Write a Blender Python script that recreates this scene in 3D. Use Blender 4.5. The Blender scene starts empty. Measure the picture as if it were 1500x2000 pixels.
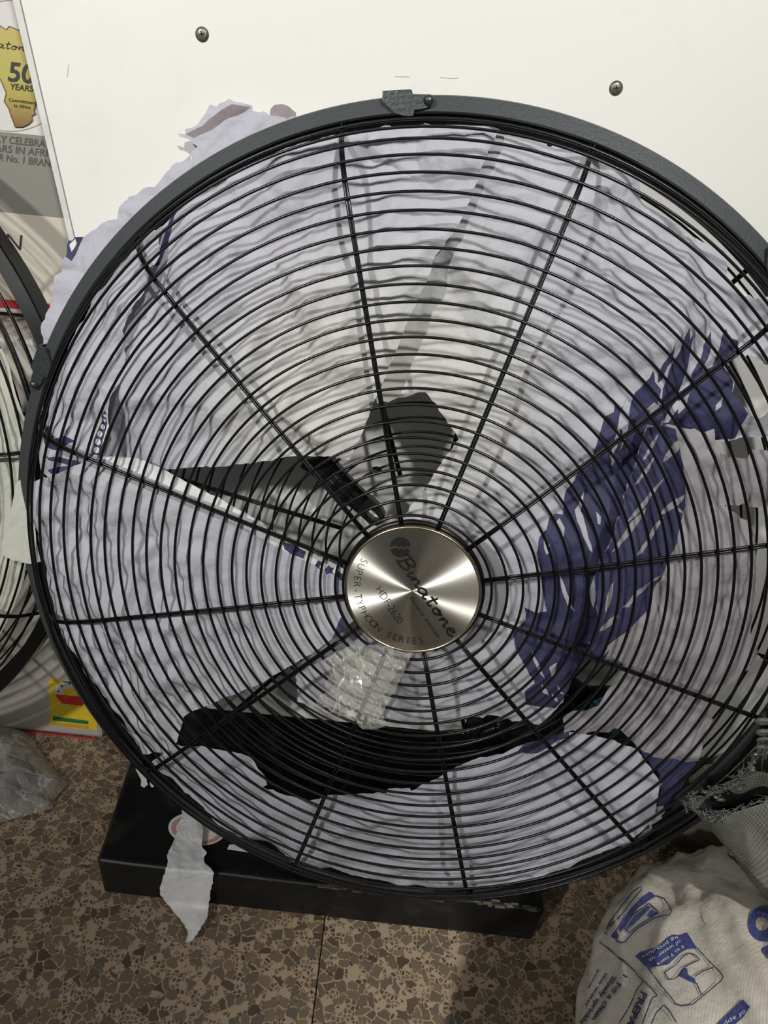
import bpy, bmesh, math, random
import numpy as np
from mathutils import Vector, Matrix, noise
from mathutils.bvhtree import BVHTree
from mathutils.geometry import delaunay_2d_cdt
random.seed(7); RNG = np.random.default_rng(11)
SC = bpy.context.scene
COL = SC.collection
PI = math.pi

# ---------------------------------------------------------------- camera
CAMH = 0.852                       # the phone is held low, looking down 27 degrees with a slight roll
_a, _r = math.radians(27.0), math.radians(5.7)
_cr, _sr, _ca, _sa = math.cos(_r), math.sin(_r), math.cos(_a), math.sin(_a)
W = np.array([[_cr, _sr, 0.0],
              [_sr * _sa, -_cr * _sa, _ca],
              [_sr * _ca, -_cr * _ca, -_sa]])
CAMP = np.array([0.0, 0.0, CAMH])
cam = bpy.data.cameras.new('camera'); camo = bpy.data.objects.new('camera', cam); COL.objects.link(camo)
cam.sensor_fit = 'VERTICAL'; cam.sensor_height = 24.0; cam.sensor_width = 18.0; cam.lens = 18.0
cam.clip_start = 0.02
camo.matrix_world = Matrix(((W[0, 0], -W[0, 1], -W[0, 2], 0), (W[1, 0], -W[1, 1], -W[1, 2], 0),
                            (W[2, 0], -W[2, 1], -W[2, 2], CAMH), (0, 0, 0, 1)))
SC.camera = camo

# ---------------------------------------------------------------- light and exposure
SC.view_settings.view_transform = 'Standard'; SC.view_settings.look = 'None'
SC.view_settings.gamma = 1.0; SC.view_settings.use_curve_mapping = False
SC.view_settings.exposure = 0.0
world = bpy.data.worlds.new('world'); SC.world = world; world.use_nodes = True
bg = world.node_tree.nodes['Background']
bg.inputs[0].default_value = (1.0, 0.97, 0.93, 1); bg.inputs[1].default_value = 0.085

def spot(name, loc, target, power, radius, size, blend, colour=(1, 0.995, 0.975)):
    l = bpy.data.lights.new(name, 'SPOT'); l.energy = power; l.shadow_soft_size = radius
    l.spot_size = math.radians(size); l.spot_blend = blend; l.color = colour
    o = bpy.data.objects.new(name, l); COL.objects.link(o); o.location = loc
    d = Vector(target) - Vector(loc); o.rotation_euler = d.to_track_quat('-Z', 'Y').to_euler()
    return o
spot('shaped_spot', (-2.10, -2.75, 2.60), (-0.42, 0.76, 0.90), 440, 0.085, 32, 1.0)  # cone shaped to fade low down, in place of a standing person's shadow
spot('shaped_spot', (1.00, -2.80, 3.20), (0.03, 0.78, 1.26), 540, 0.085, 28.5, 1.0)  # cone narrowed likewise, so the lower right stays dim
spot('shaped_spot', (1.50, -1.30, 2.60), (0.50, 0.20, 0.20), 330, 0.08, 19, 0.9)  # added to brighten the sacks, no such lamp seen
def fill_strip(name, loc, target, length, power, roll=0.0):
    l = bpy.data.lights.new(name, 'AREA'); l.shape = 'RECTANGLE'; l.size = length; l.size_y = 0.045; l.energy = power; l.color = (1, 0.98, 0.94)
    o = bpy.data.objects.new(name, l); COL.objects.link(o); o.location = loc
    d = Vector(target) - Vector(loc); o.rotation_euler = (d.to_track_quat('-Z', 'Y') @ Matrix.Rotation(roll, 3, 'Z').to_quaternion()).to_euler()
fill_strip('badge_fill', (-0.75, -2.0, 2.7), (0, 0.8, 0.5), 1.2, 5)  # unseen strips added for streaks on the badge and some fill
fill_strip('badge_fill', (0.55, -2.6, 2.7), (0, 0.8, 0.5), 1.2, 5, 0.5)

# ---------------------------------------------------------------- helpers
def ray(px, py):
    return W @ np.array([(px - 750) / 1500.0, (py - 1000) / 1500.0, 1.0])
def on_y(Y):
    def f(px, py):
        d = ray(px, py); return tuple(CAMP + d * (Y / d[1]))
    return f
def on_z(z):
    def f(px, py):
        d = ray(px, py); return tuple(CAMP + d * ((z - CAMH) / d[2]))
    return f
def at_depth(px, py, d): return tuple(CAMP + ray(px, py) * d)

# main fan frame: x right, y up along the guard, z towards the viewer
FD = np.array([[0.9620238866, -0.2607010891, -0.0809010737],
               [-0.0392559923, 0.1611621265, -0.9861469140],
               [0.2701277636, 0.9518727389, 0.1448077354]])
FC = np.array([0.0325676240, 0.5860975999, -0.3730773891 + CAMH])
FM = Matrix([[*FD[0], FC[0]], [*FD[1], FC[1]], [*FD[2], FC[2]], [0, 0, 0, 1]])
def disc(px, py, z):
    """point of the guard's own frame that the photograph shows at this pixel, at height z"""
    o = FD.T @ (CAMP - FC); d = FD.T @ ray(px, py); t = (z - o[2]) / d[2]
    return (o[0] + d[0] * t, o[1] + d[1] * t)
def front_z(r):
    """depth profile of the front guard: nearly flat face, then the rounded side"""
    pts = [(0.0, 0.003), (0.07, 0.002), (0.15, 0.001), (0.25, -0.003), (0.32, -0.0065), (0.346, -0.0095), (0.3591, -0.0138),
           (0.3715, -0.0215), (0.3812, -0.032), (0.3889, -0.0455), (0.396, -0.060), (0.5, -0.2)]
    for (a, za), (b, zb) in zip(pts, pts[1:]):
        if r <= b: return za + (zb - za) * (r - a) / (b - a)
    return -0.06

def finish(name, me, mats, parent=None, smooth=False, mw=None):
    o = bpy.data.objects.new(name, me); COL.objects.link(o)
    if mats is not None:
        for m in (mats if isinstance(mats, (list, tuple)) else [mats]): me.materials.append(m)
    if smooth: me.polygons.foreach_set('use_smooth', [True] * len(me.polygons))
    if parent is not None: o.parent = parent
    if mw is not None: o.matrix_world = mw
    return o
def mesh(name, v, f, mats=None, parent=None, smooth=False, mw=None):
    me = bpy.data.meshes.new(name); me.from_pydata([tuple(map(float, p)) for p in v], [], f); me.update()
    return finish(name, me, mats, parent, smooth, mw)
def tag(o, label=None, cat=None, group=None, kind=None):
    if label: o['label'] = label
    if cat: o['category'] = cat
    if group: o['group'] = group
    if kind: o['kind'] = kind
    return o
def empty(name, loc=(0, 0, 0), mw=None):
    o = bpy.data.objects.new(name, None); COL.objects.link(o); o.empty_display_size = 0.05
    if mw is not None: o.matrix_world = mw
    else: o.location = loc
    return o

class MB:
    def __init__(s): s.v = []; s.f = []
    def add(s, v, f):
        n = len(s.v); s.v += list(v); s.f += [tuple(i + n for i in q) for q in f]
    def tube(s, path, rad, sides=8, closed=False, cap=True):
        path = [Vector(p) for p in path]; n = len(path); base = len(s.v)
        up = None
        for i, p in enumerate(path):
            if closed: t = path[(i + 1) % n] - path[i - 1]
            else: t = path[min(i + 1, n - 1)] - path[max(i - 1, 0)]
            t.normalize()
            if up is None:
                up = Vector((0, 0, 1)) if abs(t.z) < 0.9 else Vector((1, 0, 0))
            a = (up - t * up.dot(t)).normalized(); b = t.cross(a); up = a
            r = rad[i] if isinstance(rad, (list, tuple)) else rad
            for k in range(sides):
                q = 2 * PI * k / sides
                s.v.append(p + (a * math.cos(q) + b * math.sin(q)) * r)
        for i in range(n if closed else n - 1):
            j = (i + 1) % n
            for k in range(sides):
                l = (k + 1) % sides
                s.f.append((base + i * sides + k, base + i * sides + l, base + j * sides + l, base + j * sides + k))
        if cap and not closed:
            s.f.append(tuple(base + k for k in reversed(range(sides))))
            s.f.append(tuple(base + (n - 1) * sides + k for k in range(sides)))
    def lathe(s, prof, seg=96, closed=False):
        base = len(s.v); m = len(prof)
        for k in range(seg):
            a = 2 * PI * k / seg
            for (r, z) in prof: s.v.append((r * math.cos(a), r * math.sin(a), z))
        for k in range(seg):
            l = (k + 1) % seg
            for i in range(m if closed else m - 1):
                j = (i + 1) % m
                s.f.append((base + k * m + i, base + l * m + i, base + l * m + j, base + k * m + j))
        return base
    def box(s, c, d, bev=0.0):
        bm = bmesh.new(); bmesh.ops.create_cube(bm, size=1.0)
        for v in bm.verts: v.co = Vector((v.co.x * d[0], v.co.y * d[1], v.co.z * d[2]))
        if bev: bmesh.ops.bevel(bm, geom=bm.edges[:], offset=bev, segments=2, affect='EDGES', profile=0.5)
        s.add_bm(bm, Matrix.Translation(Vector(c)))
    def add_bm(s, bm, M=Matrix.Identity(4)):
        bm.verts.index_update()
        s.add([M @ v.co for v in bm.verts], [tuple(v.index for v in f.verts) for f in bm.faces]); bm.free()
    def build(s, name, mats, parent=None, smooth=False, mw=None):
        return mesh(name, s.v, s.f, mats, parent, smooth, mw)

# ---------------------------------------------------------------- materials
def new_mat(name):
    m = bpy.data.materials.new(name); m.use_nodes = True
    nt = m.node_tree; b = nt.nodes['Principled BSDF']; return m, nt, b
def mat(name, col, rough=0.5, metal=0.0, spec=0.5, var=0.0, vscale=20, bump=0.0, bscale=80, dirt=None, dscale=9, dlo=0.5, dhi=0.7):
    m, nt, b = new_mat(name); N, L = nt.nodes, nt.links
    b.inputs['Roughness'].default_value = rough; b.inputs['Metallic'].default_value = metal
    b.inputs['Specular IOR Level'].default_value = spec
    tc = N.new('ShaderNodeTexCoord'); out = None
    c = (*col, 1)
    if var:
        nz = N.new('ShaderNodeTexNoise'); nz.inputs['Scale'].default_value = vscale; nz.inputs['Detail'].default_value = 5
        L.new(tc.outputs['Object'], nz.inputs['Vector'])
        rp = N.new('ShaderNodeValToRGB'); rp.color_ramp.elements[0].position = 0.3; rp.color_ramp.elements[1].position = 0.7
        rp.color_ramp.elements[0].color = (*[max(0, x * (1 - var)) for x in col], 1)
        rp.color_ramp.elements[1].color = (*[min(1, x * (1 + var)) for x in col], 1)
        L.new(nz.outputs['Fac'], rp.inputs['Fac']); out = rp.outputs['Color']
    if dirt:
        nz = N.new('ShaderNodeTexNoise'); nz.inputs['Scale'].default_value = dscale; nz.inputs['Detail'].default_value = 8
        nz.inputs['Roughness'].default_value = 0.7
        L.new(tc.outputs['Object'], nz.inputs['Vector'])
        rp = N.new('ShaderNodeValToRGB'); rp.color_ramp.elements[0].position = dlo; rp.color_ramp.elements[1].position = dhi
        rp.color_ramp.elements[0].color = (0, 0, 0, 1); rp.color_ramp.elements[1].color = (1, 1, 1, 1)
        L.new(nz.outputs['Fac'], rp.inputs['Fac'])
        mx = N.new('ShaderNodeMix'); mx.data_type = 'RGBA'
        L.new(rp.outputs['Color'], mx.inputs[0])
        if out is not None: L.new(out, mx.inputs[6])
        else: mx.inputs[6].default_value = c
        mx.inputs[7].default_value = (*dirt, 1); out = mx.outputs[2]
    if out is not None: L.new(out, b.inputs['Base Color'])
    else: b.inputs['Base Color'].default_value = c
    if bump:
        nz = N.new('ShaderNodeTexNoise'); nz.inputs['Scale'].default_value = bscale; nz.inputs['Detail'].default_value = 4
        L.new(tc.outputs['Object'], nz.inputs['Vector'])
        bp = N.new('ShaderNodeBump'); bp.inputs['Strength'].default_value = bump; bp.inputs['Distance'].default_value = 0.002
        L.new(nz.outputs['Fac'], bp.inputs['Height']); L.new(bp.outputs['Normal'], b.inputs['Normal'])
    return m
def paper_mat(name, col, col2=None, trans=0.12, scale=6.0, seed=0.0, cream=None):
    m, nt, b = new_mat(name); N, L = nt.nodes, nt.links
    b.inputs['Roughness'].default_value = 0.62; b.inputs['Specular IOR Level'].default_value = 0.25
    tc = N.new('ShaderNodeTexCoord')
    nz = N.new('ShaderNodeTexNoise'); nz.inputs['Scale'].default_value = scale; nz.inputs['Detail'].default_value = 6
    mp = N.new('ShaderNodeMapping'); mp.inputs['Location'].default_value = (seed, seed * 1.7, 0)
    L.new(tc.outputs['Object'], mp.inputs['Vector']); L.new(mp.outputs['Vector'], nz.inputs['Vector'])
    rp = N.new('ShaderNodeValToRGB'); rp.color_ramp.elements[0].position = 0.35; rp.color_ramp.elements[1].position = 0.68
    c2 = col2 or tuple(x * 0.9 for x in col)
    rp.color_ramp.elements[0].color = (*col, 1); rp.color_ramp.elements[1].color = (*c2, 1)
    L.new(nz.outputs['Fac'], rp.inputs['Fac']); L.new(rp.outputs['Color'], b.inputs['Base Color'])
    base_col = rp.outputs['Color']
    if cream:  # pale centre painted in for the lit board glowing through the sheet
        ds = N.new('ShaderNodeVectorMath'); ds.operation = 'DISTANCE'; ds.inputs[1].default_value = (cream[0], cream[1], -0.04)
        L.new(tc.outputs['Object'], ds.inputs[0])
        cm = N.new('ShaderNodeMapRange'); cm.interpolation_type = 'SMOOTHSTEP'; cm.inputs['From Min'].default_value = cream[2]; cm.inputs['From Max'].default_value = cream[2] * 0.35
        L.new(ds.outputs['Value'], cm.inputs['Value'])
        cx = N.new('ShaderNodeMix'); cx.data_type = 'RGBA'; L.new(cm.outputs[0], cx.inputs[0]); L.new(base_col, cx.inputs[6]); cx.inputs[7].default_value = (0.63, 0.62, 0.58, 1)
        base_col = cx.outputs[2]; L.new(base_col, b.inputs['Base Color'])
    vo = N.new('ShaderNodeTexVoronoi'); vo.feature = 'DISTANCE_TO_EDGE'; vo.inputs['Scale'].default_value = 45
    wz = N.new('ShaderNodeTexNoise'); wz.inputs['Scale'].default_value = 14; wz.inputs['Detail'].default_value = 3
    L.new(tc.outputs['Object'], wz.inputs['Vector'])
    ad = N.new('ShaderNodeVectorMath'); ad.operation = 'MULTIPLY_ADD'
    ad.inputs[1].default_value = (0.08, 0.08, 0.08)
    L.new(wz.outputs['Color'], ad.inputs[0]); L.new(tc.outputs['Object'], ad.inputs[2])
    L.new(ad.outputs[0], vo.inputs['Vector'])
    bp = N.new('ShaderNodeBump'); bp.inputs['Strength'].default_value = 0.3; bp.inputs['Distance'].default_value = 0.005
    L.new(vo.outputs['Distance'], bp.inputs['Height'])
    fz = N.new('ShaderNodeTexNoise'); fz.inputs['Scale'].default_value = 60; fz.inputs['Detail'].default_value = 5
    L.new(tc.outputs['Object'], fz.inputs['Vector'])
    b2 = N.new('ShaderNodeBump'); b2.inputs['Strength'].default_value = 0.45; b2.inputs['Distance'].default_value = 0.004
    L.new(fz.outputs['Fac'], b2.inputs['Height']); L.new(bp.outputs['Normal'], b2.inputs['Normal'])
    L.new(b2.outputs['Normal'], b.inputs['Normal'])
    tr = N.new('ShaderNodeBsdfTranslucent'); L.new(base_col, tr.inputs['Color'])
    mx = N.new('ShaderNodeMixShader'); mx.inputs[0].default_value = trans
    L.new(b.outputs[0], mx.inputs[1]); L.new(tr.outputs[0], mx.inputs[2])
    L.new(mx.outputs[0], N['Material Output'].inputs['Surface'])
    return m
def film_mat(name, tint=(0.95, 0.94, 0.9), clear=0.7, rough=0.12, milk=(0.75, 0.73, 0.66), scale=(60, 22, 40), line=0.75, lw=0.055, rot=0.5):
    m, nt, b = new_mat(name); N, L = nt.nodes, nt.links
    b.inputs['Base Color'].default_value = (*milk, 1); b.inputs['Roughness'].default_value = rough
    b.inputs['Specular IOR Level'].default_value = 1.0; b.inputs['Coat Weight'].default_value = 0.7; b.inputs['Coat Roughness'].default_value = 0.06
    tc = N.new('ShaderNodeTexCoord'); mp = N.new('ShaderNodeMapping'); mp.inputs['Scale'].default_value = scale; mp.inputs['Rotation'].default_value = (0, 0, rot)
    wz = N.new('ShaderNodeTexNoise'); wz.inputs['Scale'].default_value = 30; wz.inputs['Detail'].default_value = 4
    L.new(tc.outputs['Object'], wz.inputs['Vector'])
    ad = N.new('ShaderNodeVectorMath'); ad.operation = 'MULTIPLY_ADD'; ad.inputs[1].default_value = (0.03, 0.03, 0.03)
    L.new(wz.outputs['Color'], ad.inputs[0]); L.new(tc.outputs['Object'], ad.inputs[2]); L.new(ad.outputs[0], mp.inputs['Vector'])
    vo = N.new('ShaderNodeTexVoronoi'); vo.feature = 'DISTANCE_TO_EDGE'; vo.inputs['Scale'].default_value = 1.0; L.new(mp.outputs[0], vo.inputs['Vector'])
    cr = N.new('ShaderNodeMapRange'); cr.inputs['From Min'].default_value = lw; cr.inputs['From Max'].default_value = 0.0
    L.new(vo.outputs['Distance'], cr.inputs['Value'])
    nz = N.new('ShaderNodeTexNoise'); nz.inputs['Scale'].default_value = 45; nz.inputs['Detail'].default_value = 3; L.new(tc.outputs['Object'], nz.inputs['Vector'])
    ng = N.new('ShaderNodeMapRange'); ng.inputs['From Min'].default_value = 0.38; ng.inputs['From Max'].default_value = 0.62; L.new(nz.outputs['Fac'], ng.inputs['Value'])
    li = N.new('ShaderNodeMath'); li.operation = 'MULTIPLY'; L.new(cr.outputs[0], li.inputs[0]); L.new(ng.outputs[0], li.inputs[1])
    lm = N.new('ShaderNodeMath'); lm.operation = 'MULTIPLY'; lm.inputs[1].default_value = line; L.new(li.outputs[0], lm.inputs[0])
    bp = N.new('ShaderNodeBump'); bp.inputs['Strength'].default_value = 0.8; bp.inputs['Distance'].default_value = 0.006
    L.new(vo.outputs['Distance'], bp.inputs['Height']); L.new(bp.outputs['Normal'], b.inputs['Normal'])
    tr = N.new('ShaderNodeBsdfTransparent'); tr.inputs[0].default_value = (*tint, 1)
    fr = N.new('ShaderNodeLayerWeight'); fr.inputs['Blend'].default_value = 0.3
    mr = N.new('ShaderNodeMapRange'); mr.inputs['To Min'].default_value = 1 - clear; mr.inputs['To Max'].default_value = 0.9
    L.new(fr.outputs['Facing'], mr.inputs['Value'])
    mxm = N.new('ShaderNodeMath'); mxm.operation = 'MAXIMUM'; L.new(mr.outputs[0], mxm.inputs[0]); L.new(lm.outputs[0], mxm.inputs[1])
    mx = N.new('ShaderNodeMixShader'); L.new(mxm.outputs[0], mx.inputs[0])
    L.new(tr.outputs[0], mx.inputs[1]); L.new(b.outputs[0], mx.inputs[2])
    L.new(mx.outputs[0], N['Material Output'].inputs['Surface'])
    return m

M_WIRE = mat('black_wire', (0.004, 0.004, 0.0045), 0.25, spec=0.45)
M_REAR = mat('rear_wire', (0.004, 0.004, 0.0045), 0.3, spec=0.4)
M_RIM = mat('rim_paint', (0.060, 0.066, 0.068), 0.42, 0.35, bump=0.1, bscale=420)
M_CLIP = mat('clip_paint', (0.04, 0.045, 0.047), 0.33, 0.4, bump=0.2, bscale=300)
M_BLACK = mat('black_plastic', (0.008, 0.008, 0.009), 0.3)
M_INK = mat('engraving_ink', (0.006, 0.006, 0.006), 0.5)
M_BOARD = mat('white_laminate', (0.76, 0.75, 0.70), 0.35, var=0.02, vscale=3, dirt=(0.70, 0.68, 0.61), dscale=6, dlo=0.55, dhi=0.8)
M_EDGE = mat('edge_band', (0.62, 0.61, 0.58), 0.5, var=0.1, vscale=40)
M_SCUFF = mat('scuff_grey', (0.50, 0.485, 0.44), 0.8)
M_GAP = mat('dark_gap', (0.05, 0.05, 0.05), 0.9)
M_SCREW = mat('screw_steel', (0.20, 0.18, 0.14), 0.4, 0.7, var=0.3, vscale=300)
M_SLOT = mat('screw_recess', (0.02, 0.018, 0.015), 0.6)
M_BASE = mat('base_black', (0.007, 0.007, 0.007), 0.45, spec=0.3, var=0.3, vscale=12, dirt=(0.05, 0.048, 0.045), dscale=18, dlo=0.52, dhi=0.85)
M_WALL = mat('wall_paint', (0.35, 0.33, 0.29), 0.8, var=0.05)
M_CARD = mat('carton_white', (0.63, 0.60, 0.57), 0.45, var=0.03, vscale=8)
M_CARD2 = mat('carton_shaded', (0.43, 0.40, 0.355), 0.5, var=0.06, vscale=6)  # white carton darkened, the left guard's shadow put into the colour
M_CARDB = mat('carton_beige', (0.56, 0.52, 0.43), 0.5, var=0.04, vscale=10)
M_GREY = mat('print_grey', (0.22, 0.215, 0.185), 0.5)
M_RED = mat('print_red', (0.42, 0.02, 0.03), 0.45)
M_TEXT = mat('print_dark', (0.03, 0.028, 0.025), 0.5)
M_TEXTG = mat('print_brown', (0.09, 0.08, 0.07), 0.5)
M_TAN = mat('print_tan', (0.42, 0.35, 0.25), 0.5)
M_YEL = mat('label_yellow', (0.72, 0.52, 0.03), 0.4, var=0.08, vscale=30)
M_LWHITE = mat('label_white', (0.6, 0.6, 0.55), 0.5)
M_LRED = mat('label_red', (0.55, 0.03, 0.02), 0.4)
M_LGREEN = mat('label_green', (0.02, 0.16, 0.06), 0.5)
M_GRN = mat('label_orange', (0.62, 0.33, 0.03), 0.5)
M_STICK = mat('sticker_cream', (0.70, 0.68, 0.60), 0.5, var=0.08, vscale=60)
M_STRED = mat('sticker_red', (0.50, 0.28, 0.25), 0.6)
M_CHIP = mat('paper_white', (0.80, 0.80, 0.77), 0.7)
M_INDIGO = mat('bag_blue', (0.055, 0.065, 0.20), 0.5, var=0.25, vscale=300)
M_STROKE = mat('bag_line', (0.03, 0.035, 0.10), 0.5)
M_PWHITE = mat('bag_text_white', (0.62, 0.62, 0.66), 0.5)
P_LILAC = paper_mat('paper_lilac', (0.505, 0.498, 0.552), (0.455, 0.448, 0.50))
P_LILAC2 = paper_mat('paper_lilac_b', (0.49, 0.485, 0.535), (0.525, 0.52, 0.555), seed=3.1)
P_LILAC_C = paper_mat('paper_lilac_backlit', (0.505, 0.498, 0.552), (0.455, 0.448, 0.50), cream=(-0.015, 0.145, 0.20))
P_LILAC2_C = paper_mat('paper_lilac_b_backlit', (0.49, 0.485, 0.535), (0.525, 0.52, 0.555), seed=3.1, cream=(0.01, 0.165, 0.17))
P_CREAM = paper_mat('paper_cream', (0.62, 0.61, 0.565), (0.53, 0.525, 0.53), seed=5.3)
P_WARM = paper_mat('paper_warm', (0.39, 0.365, 0.38), (0.34, 0.317, 0.33), seed=8.3)
P_BLUE = paper_mat('paper_blue_print', (0.047, 0.047, 0.105), (0.06, 0.06, 0.128), trans=0.1, seed=1.2)
P_WHITE = paper_mat('paper_plain', (0.80, 0.80, 0.79), (0.74, 0.74, 0.75), seed=2.2)
P_OLD = paper_mat('paper_offwhite', (0.62, 0.62, 0.54), (0.55, 0.55, 0.48), seed=6.2)
M_FILM = film_mat('clear_film', clear=0.86, rough=0.12, milk=(0.86, 0.85, 0.78), scale=(95, 32, 60), line=0.9, lw=0.09, rot=0.6)
M_BAGFILM = film_mat('bag_film', (0.85, 0.83, 0.78), clear=0.66, rough=0.10, milk=(0.62, 0.61, 0.57), scale=(22, 46, 30), line=0.85, lw=0.10)

def metal_plate():
    m, nt, b = new_mat('brushed_steel'); N, L = nt.nodes, nt.links
    b.inputs['Base Color'].default_value = (0.86, 0.83, 0.74, 1); b.inputs['Metallic'].default_value = 1
    b.inputs['Roughness'].default_value = 0.27; b.inputs['Anisotropic'].default_value = 1.0
    tg = N.new('ShaderNodeTangent'); tg.direction_type = 'RADIAL'; tg.axis = 'Z'
    L.new(tg.outputs[0], b.inputs['Tangent'])
    tc = N.new('ShaderNodeTexCoord'); ln = N.new('ShaderNodeVectorMath'); ln.operation = 'LENGTH'
    L.new(tc.outputs['Object'], ln.inputs[0])
    nz = N.new('ShaderNodeTexNoise'); nz.noise_dimensions = '1D'; nz.inputs['Scale'].default_value = 1600
    L.new(ln.outputs['Value'], nz.inputs['W'])
    mr = N.new('ShaderNodeMapRange'); mr.inputs['To Min'].default_value = 0.36; mr.inputs['To Max'].default_value = 0.47
    L.new(nz.outputs['Fac'], mr.inputs['Value']); L.new(mr.outputs[0], b.inputs['Roughness'])
    return m
M_PLATE = metal_plate()
M_PLRIM = mat('plate_rim', (0.55, 0.48, 0.33), 0.25, 1.0)

def terrazzo():
    m, nt, b = new_mat('terrazzo'); N, L = nt.nodes, nt.links
    tc = N.new('ShaderNodeTexCoord')
    wz = N.new('ShaderNodeTexNoise'); wz.inputs['Scale'].default_value = 60; wz.inputs['Detail'].default_value = 2
    L.new(tc.outputs['Object'], wz.inputs['Vector'])
    ad = N.new('ShaderNodeVectorMath'); ad.operation = 'MULTIPLY_ADD'; ad.inputs[1].default_value = (0.008, 0.008, 0.008)
    L.new(wz.outputs['Color'], ad.inputs[0]); L.new(tc.outputs['Object'], ad.inputs[2])
    def layer(scale, lo, hi):
        v = N.new('ShaderNodeTexVoronoi'); v.feature = 'DISTANCE_TO_EDGE'; v.inputs['Scale'].default_value = scale
        c = N.new('ShaderNodeTexVoronoi'); c.feature = 'F1'; c.inputs['Scale'].default_value = scale
        for q in (v, c): q.voronoi_dimensions = '2D'; L.new(ad.outputs[0], q.inputs['Vector'])
        r = N.new('ShaderNodeMapRange'); r.inputs['From Min'].default_value = lo; r.inputs['From Max'].default_value = hi
        L.new(v.outputs['Distance'], r.inputs['Value'])
        s = N.new('ShaderNodeSeparateColor'); L.new(c.outputs['Color'], s.inputs[0])
        return r, s
    big, bs = layer(88, 0.05, 0.09); sm, ss = layer(210, 0.10, 0.16)
    def ramp(src, cols):
        r = N.new('ShaderNodeValToRGB'); e = r.color_ramp.elements
        while len(e) < len(cols): e.new(0.5)
        for i, (p, c) in enumerate(cols): e[i].position = p; e[i].color = (*c, 1)
        L.new(src, r.inputs['Fac']); return r
    chip = ramp(bs.outputs[0], [(0, (0.085, 0.058, 0.038)), (0.3, (0.155, 0.117, 0.078)), (0.55, (0.185, 0.137, 0.088)), (0.8, (0.125, 0.107, 0.08)), (1, (0.21, 0.16, 0.088))])
    chip2 = ramp(ss.outputs[1], [(0, (0.085, 0.055, 0.035)), (0.5, (0.17, 0.12, 0.075)), (1, (0.22, 0.17, 0.11))])
    mort = (0.40, 0.305, 0.205, 1)
    m1 = N.new('ShaderNodeMix'); m1.data_type = 'RGBA'; m1.inputs[6].default_value = mort
    gate = N.new('ShaderNodeMath'); gate.operation = 'GREATER_THAN'; gate.inputs[1].default_value = 0.35
    L.new(ss.outputs[0], gate.inputs[0])
    mu = N.new('ShaderNodeMath'); mu.operation = 'MULTIPLY'; L.new(gate.outputs[0], mu.inputs[0]); L.new(sm.outputs[0], mu.inputs[1])
    L.new(mu.outputs[0], m1.inputs[0]); L.new(chip2.outputs[0], m1.inputs[7])
    # big chips only in some cells, the rest of the bed carries small ones
    g2 = N.new('ShaderNodeMath'); g2.operation = 'GREATER_THAN'; g2.inputs[1].default_value = 0.40
    L.new(bs.outputs[2], g2.inputs[0])
    mu2 = N.new('ShaderNodeMath'); mu2.operation = 'MULTIPLY'; L.new(g2.outputs[0], mu2.inputs[0]); L.new(big.outputs[0], mu2.inputs[1])
    m2 = N.new('ShaderNodeMix'); m2.data_type = 'RGBA'
    L.new(mu2.outputs[0], m2.inputs[0]); L.new(m1.outputs[2], m2.inputs[6]); L.new(chip.outputs[0], m2.inputs[7])
    L.new(m2.outputs[2], b.inputs['Base Color']); b.inputs['Roughness'].default_value = 0.42
    return m
M_FLOOR = terrazzo()

def woven(name, col, col2, scale, bump=0.6, rough=0.5):
    m, nt, b = new_mat(name); N, L = nt.nodes, nt.links
    tc = N.new('ShaderNodeTexCoord'); ck = N.new('ShaderNodeTexBrick')
    ck.inputs['Scale'].default_value = scale; ck.inputs['Color1'].default_value = (*col, 1); ck.inputs['Color2'].default_value = (*col2, 1)
    ck.inputs['Mortar'].default_value = (*[x * 0.62 for x in col], 1); ck.inputs['Mortar Size'].default_value = 0.03
    ck.inputs['Brick Width'].default_value = 0.5; ck.inputs['Row Height'].default_value = 0.5; ck.offset = 0.5
    L.new(tc.outputs['UV'], ck.inputs['Vector'])
    nz = N.new('ShaderNodeTexNoise'); nz.inputs['Scale'].default_value = 7; nz.inputs['Detail'].default_value = 6
    L.new(tc.outputs['Object'], nz.inputs['Vector'])
    rp = N.new('ShaderNodeValToRGB'); rp.color_ramp.elements[0].position = 0.35; rp.color_ramp.elements[1].position = 0.7
    rp.color_ramp.elements[0].color = (0.80, 0.76, 0.72, 1); rp.color_ramp.elements[1].color = (1, 1, 1, 1)
    L.new(nz.outputs['Fac'], rp.inputs['Fac'])
    mx = N.new('ShaderNodeMix'); mx.data_type = 'RGBA'; mx.blend_type = 'MULTIPLY'; mx.inputs[0].default_value = 1
    L.new(ck.outputs['Color'], mx.inputs[6]); L.new(rp.outputs['Color'], mx.inputs[7]); L.new(mx.outputs[2], b.inputs['Base Color'])
    bp = N.new('ShaderNodeBump'); bp.inputs['Strength'].default_value = bump; bp.inputs['Distance'].default_value = 0.0008
    L.new(ck.outputs['Fac'], bp.inputs['Height']); bp.invert = True
    fz = N.new('ShaderNodeTexNoise'); fz.inputs['Scale'].default_value = 40; fz.inputs['Detail'].default_value = 5
    L.new(tc.outputs['Object'], fz.inputs['Vector'])
    b2 = N.new('ShaderNodeBump'); b2.inputs['Strength'].default_value = 0.5; b2.inputs['Distance'].default_value = 0.006
    L.new(fz.outputs['Fac'], b2.inputs['Height']); L.new(bp.outputs['Normal'], b2.inputs['Normal']); L.new(b2.outputs['Normal'], b.inputs['Normal'])
    b.inputs['Roughness'].default_value = rough
    return m
M_SACK = woven('woven_white', (0.72, 0.685, 0.60), (0.67, 0.63, 0.55), 150, 0.25)
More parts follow.
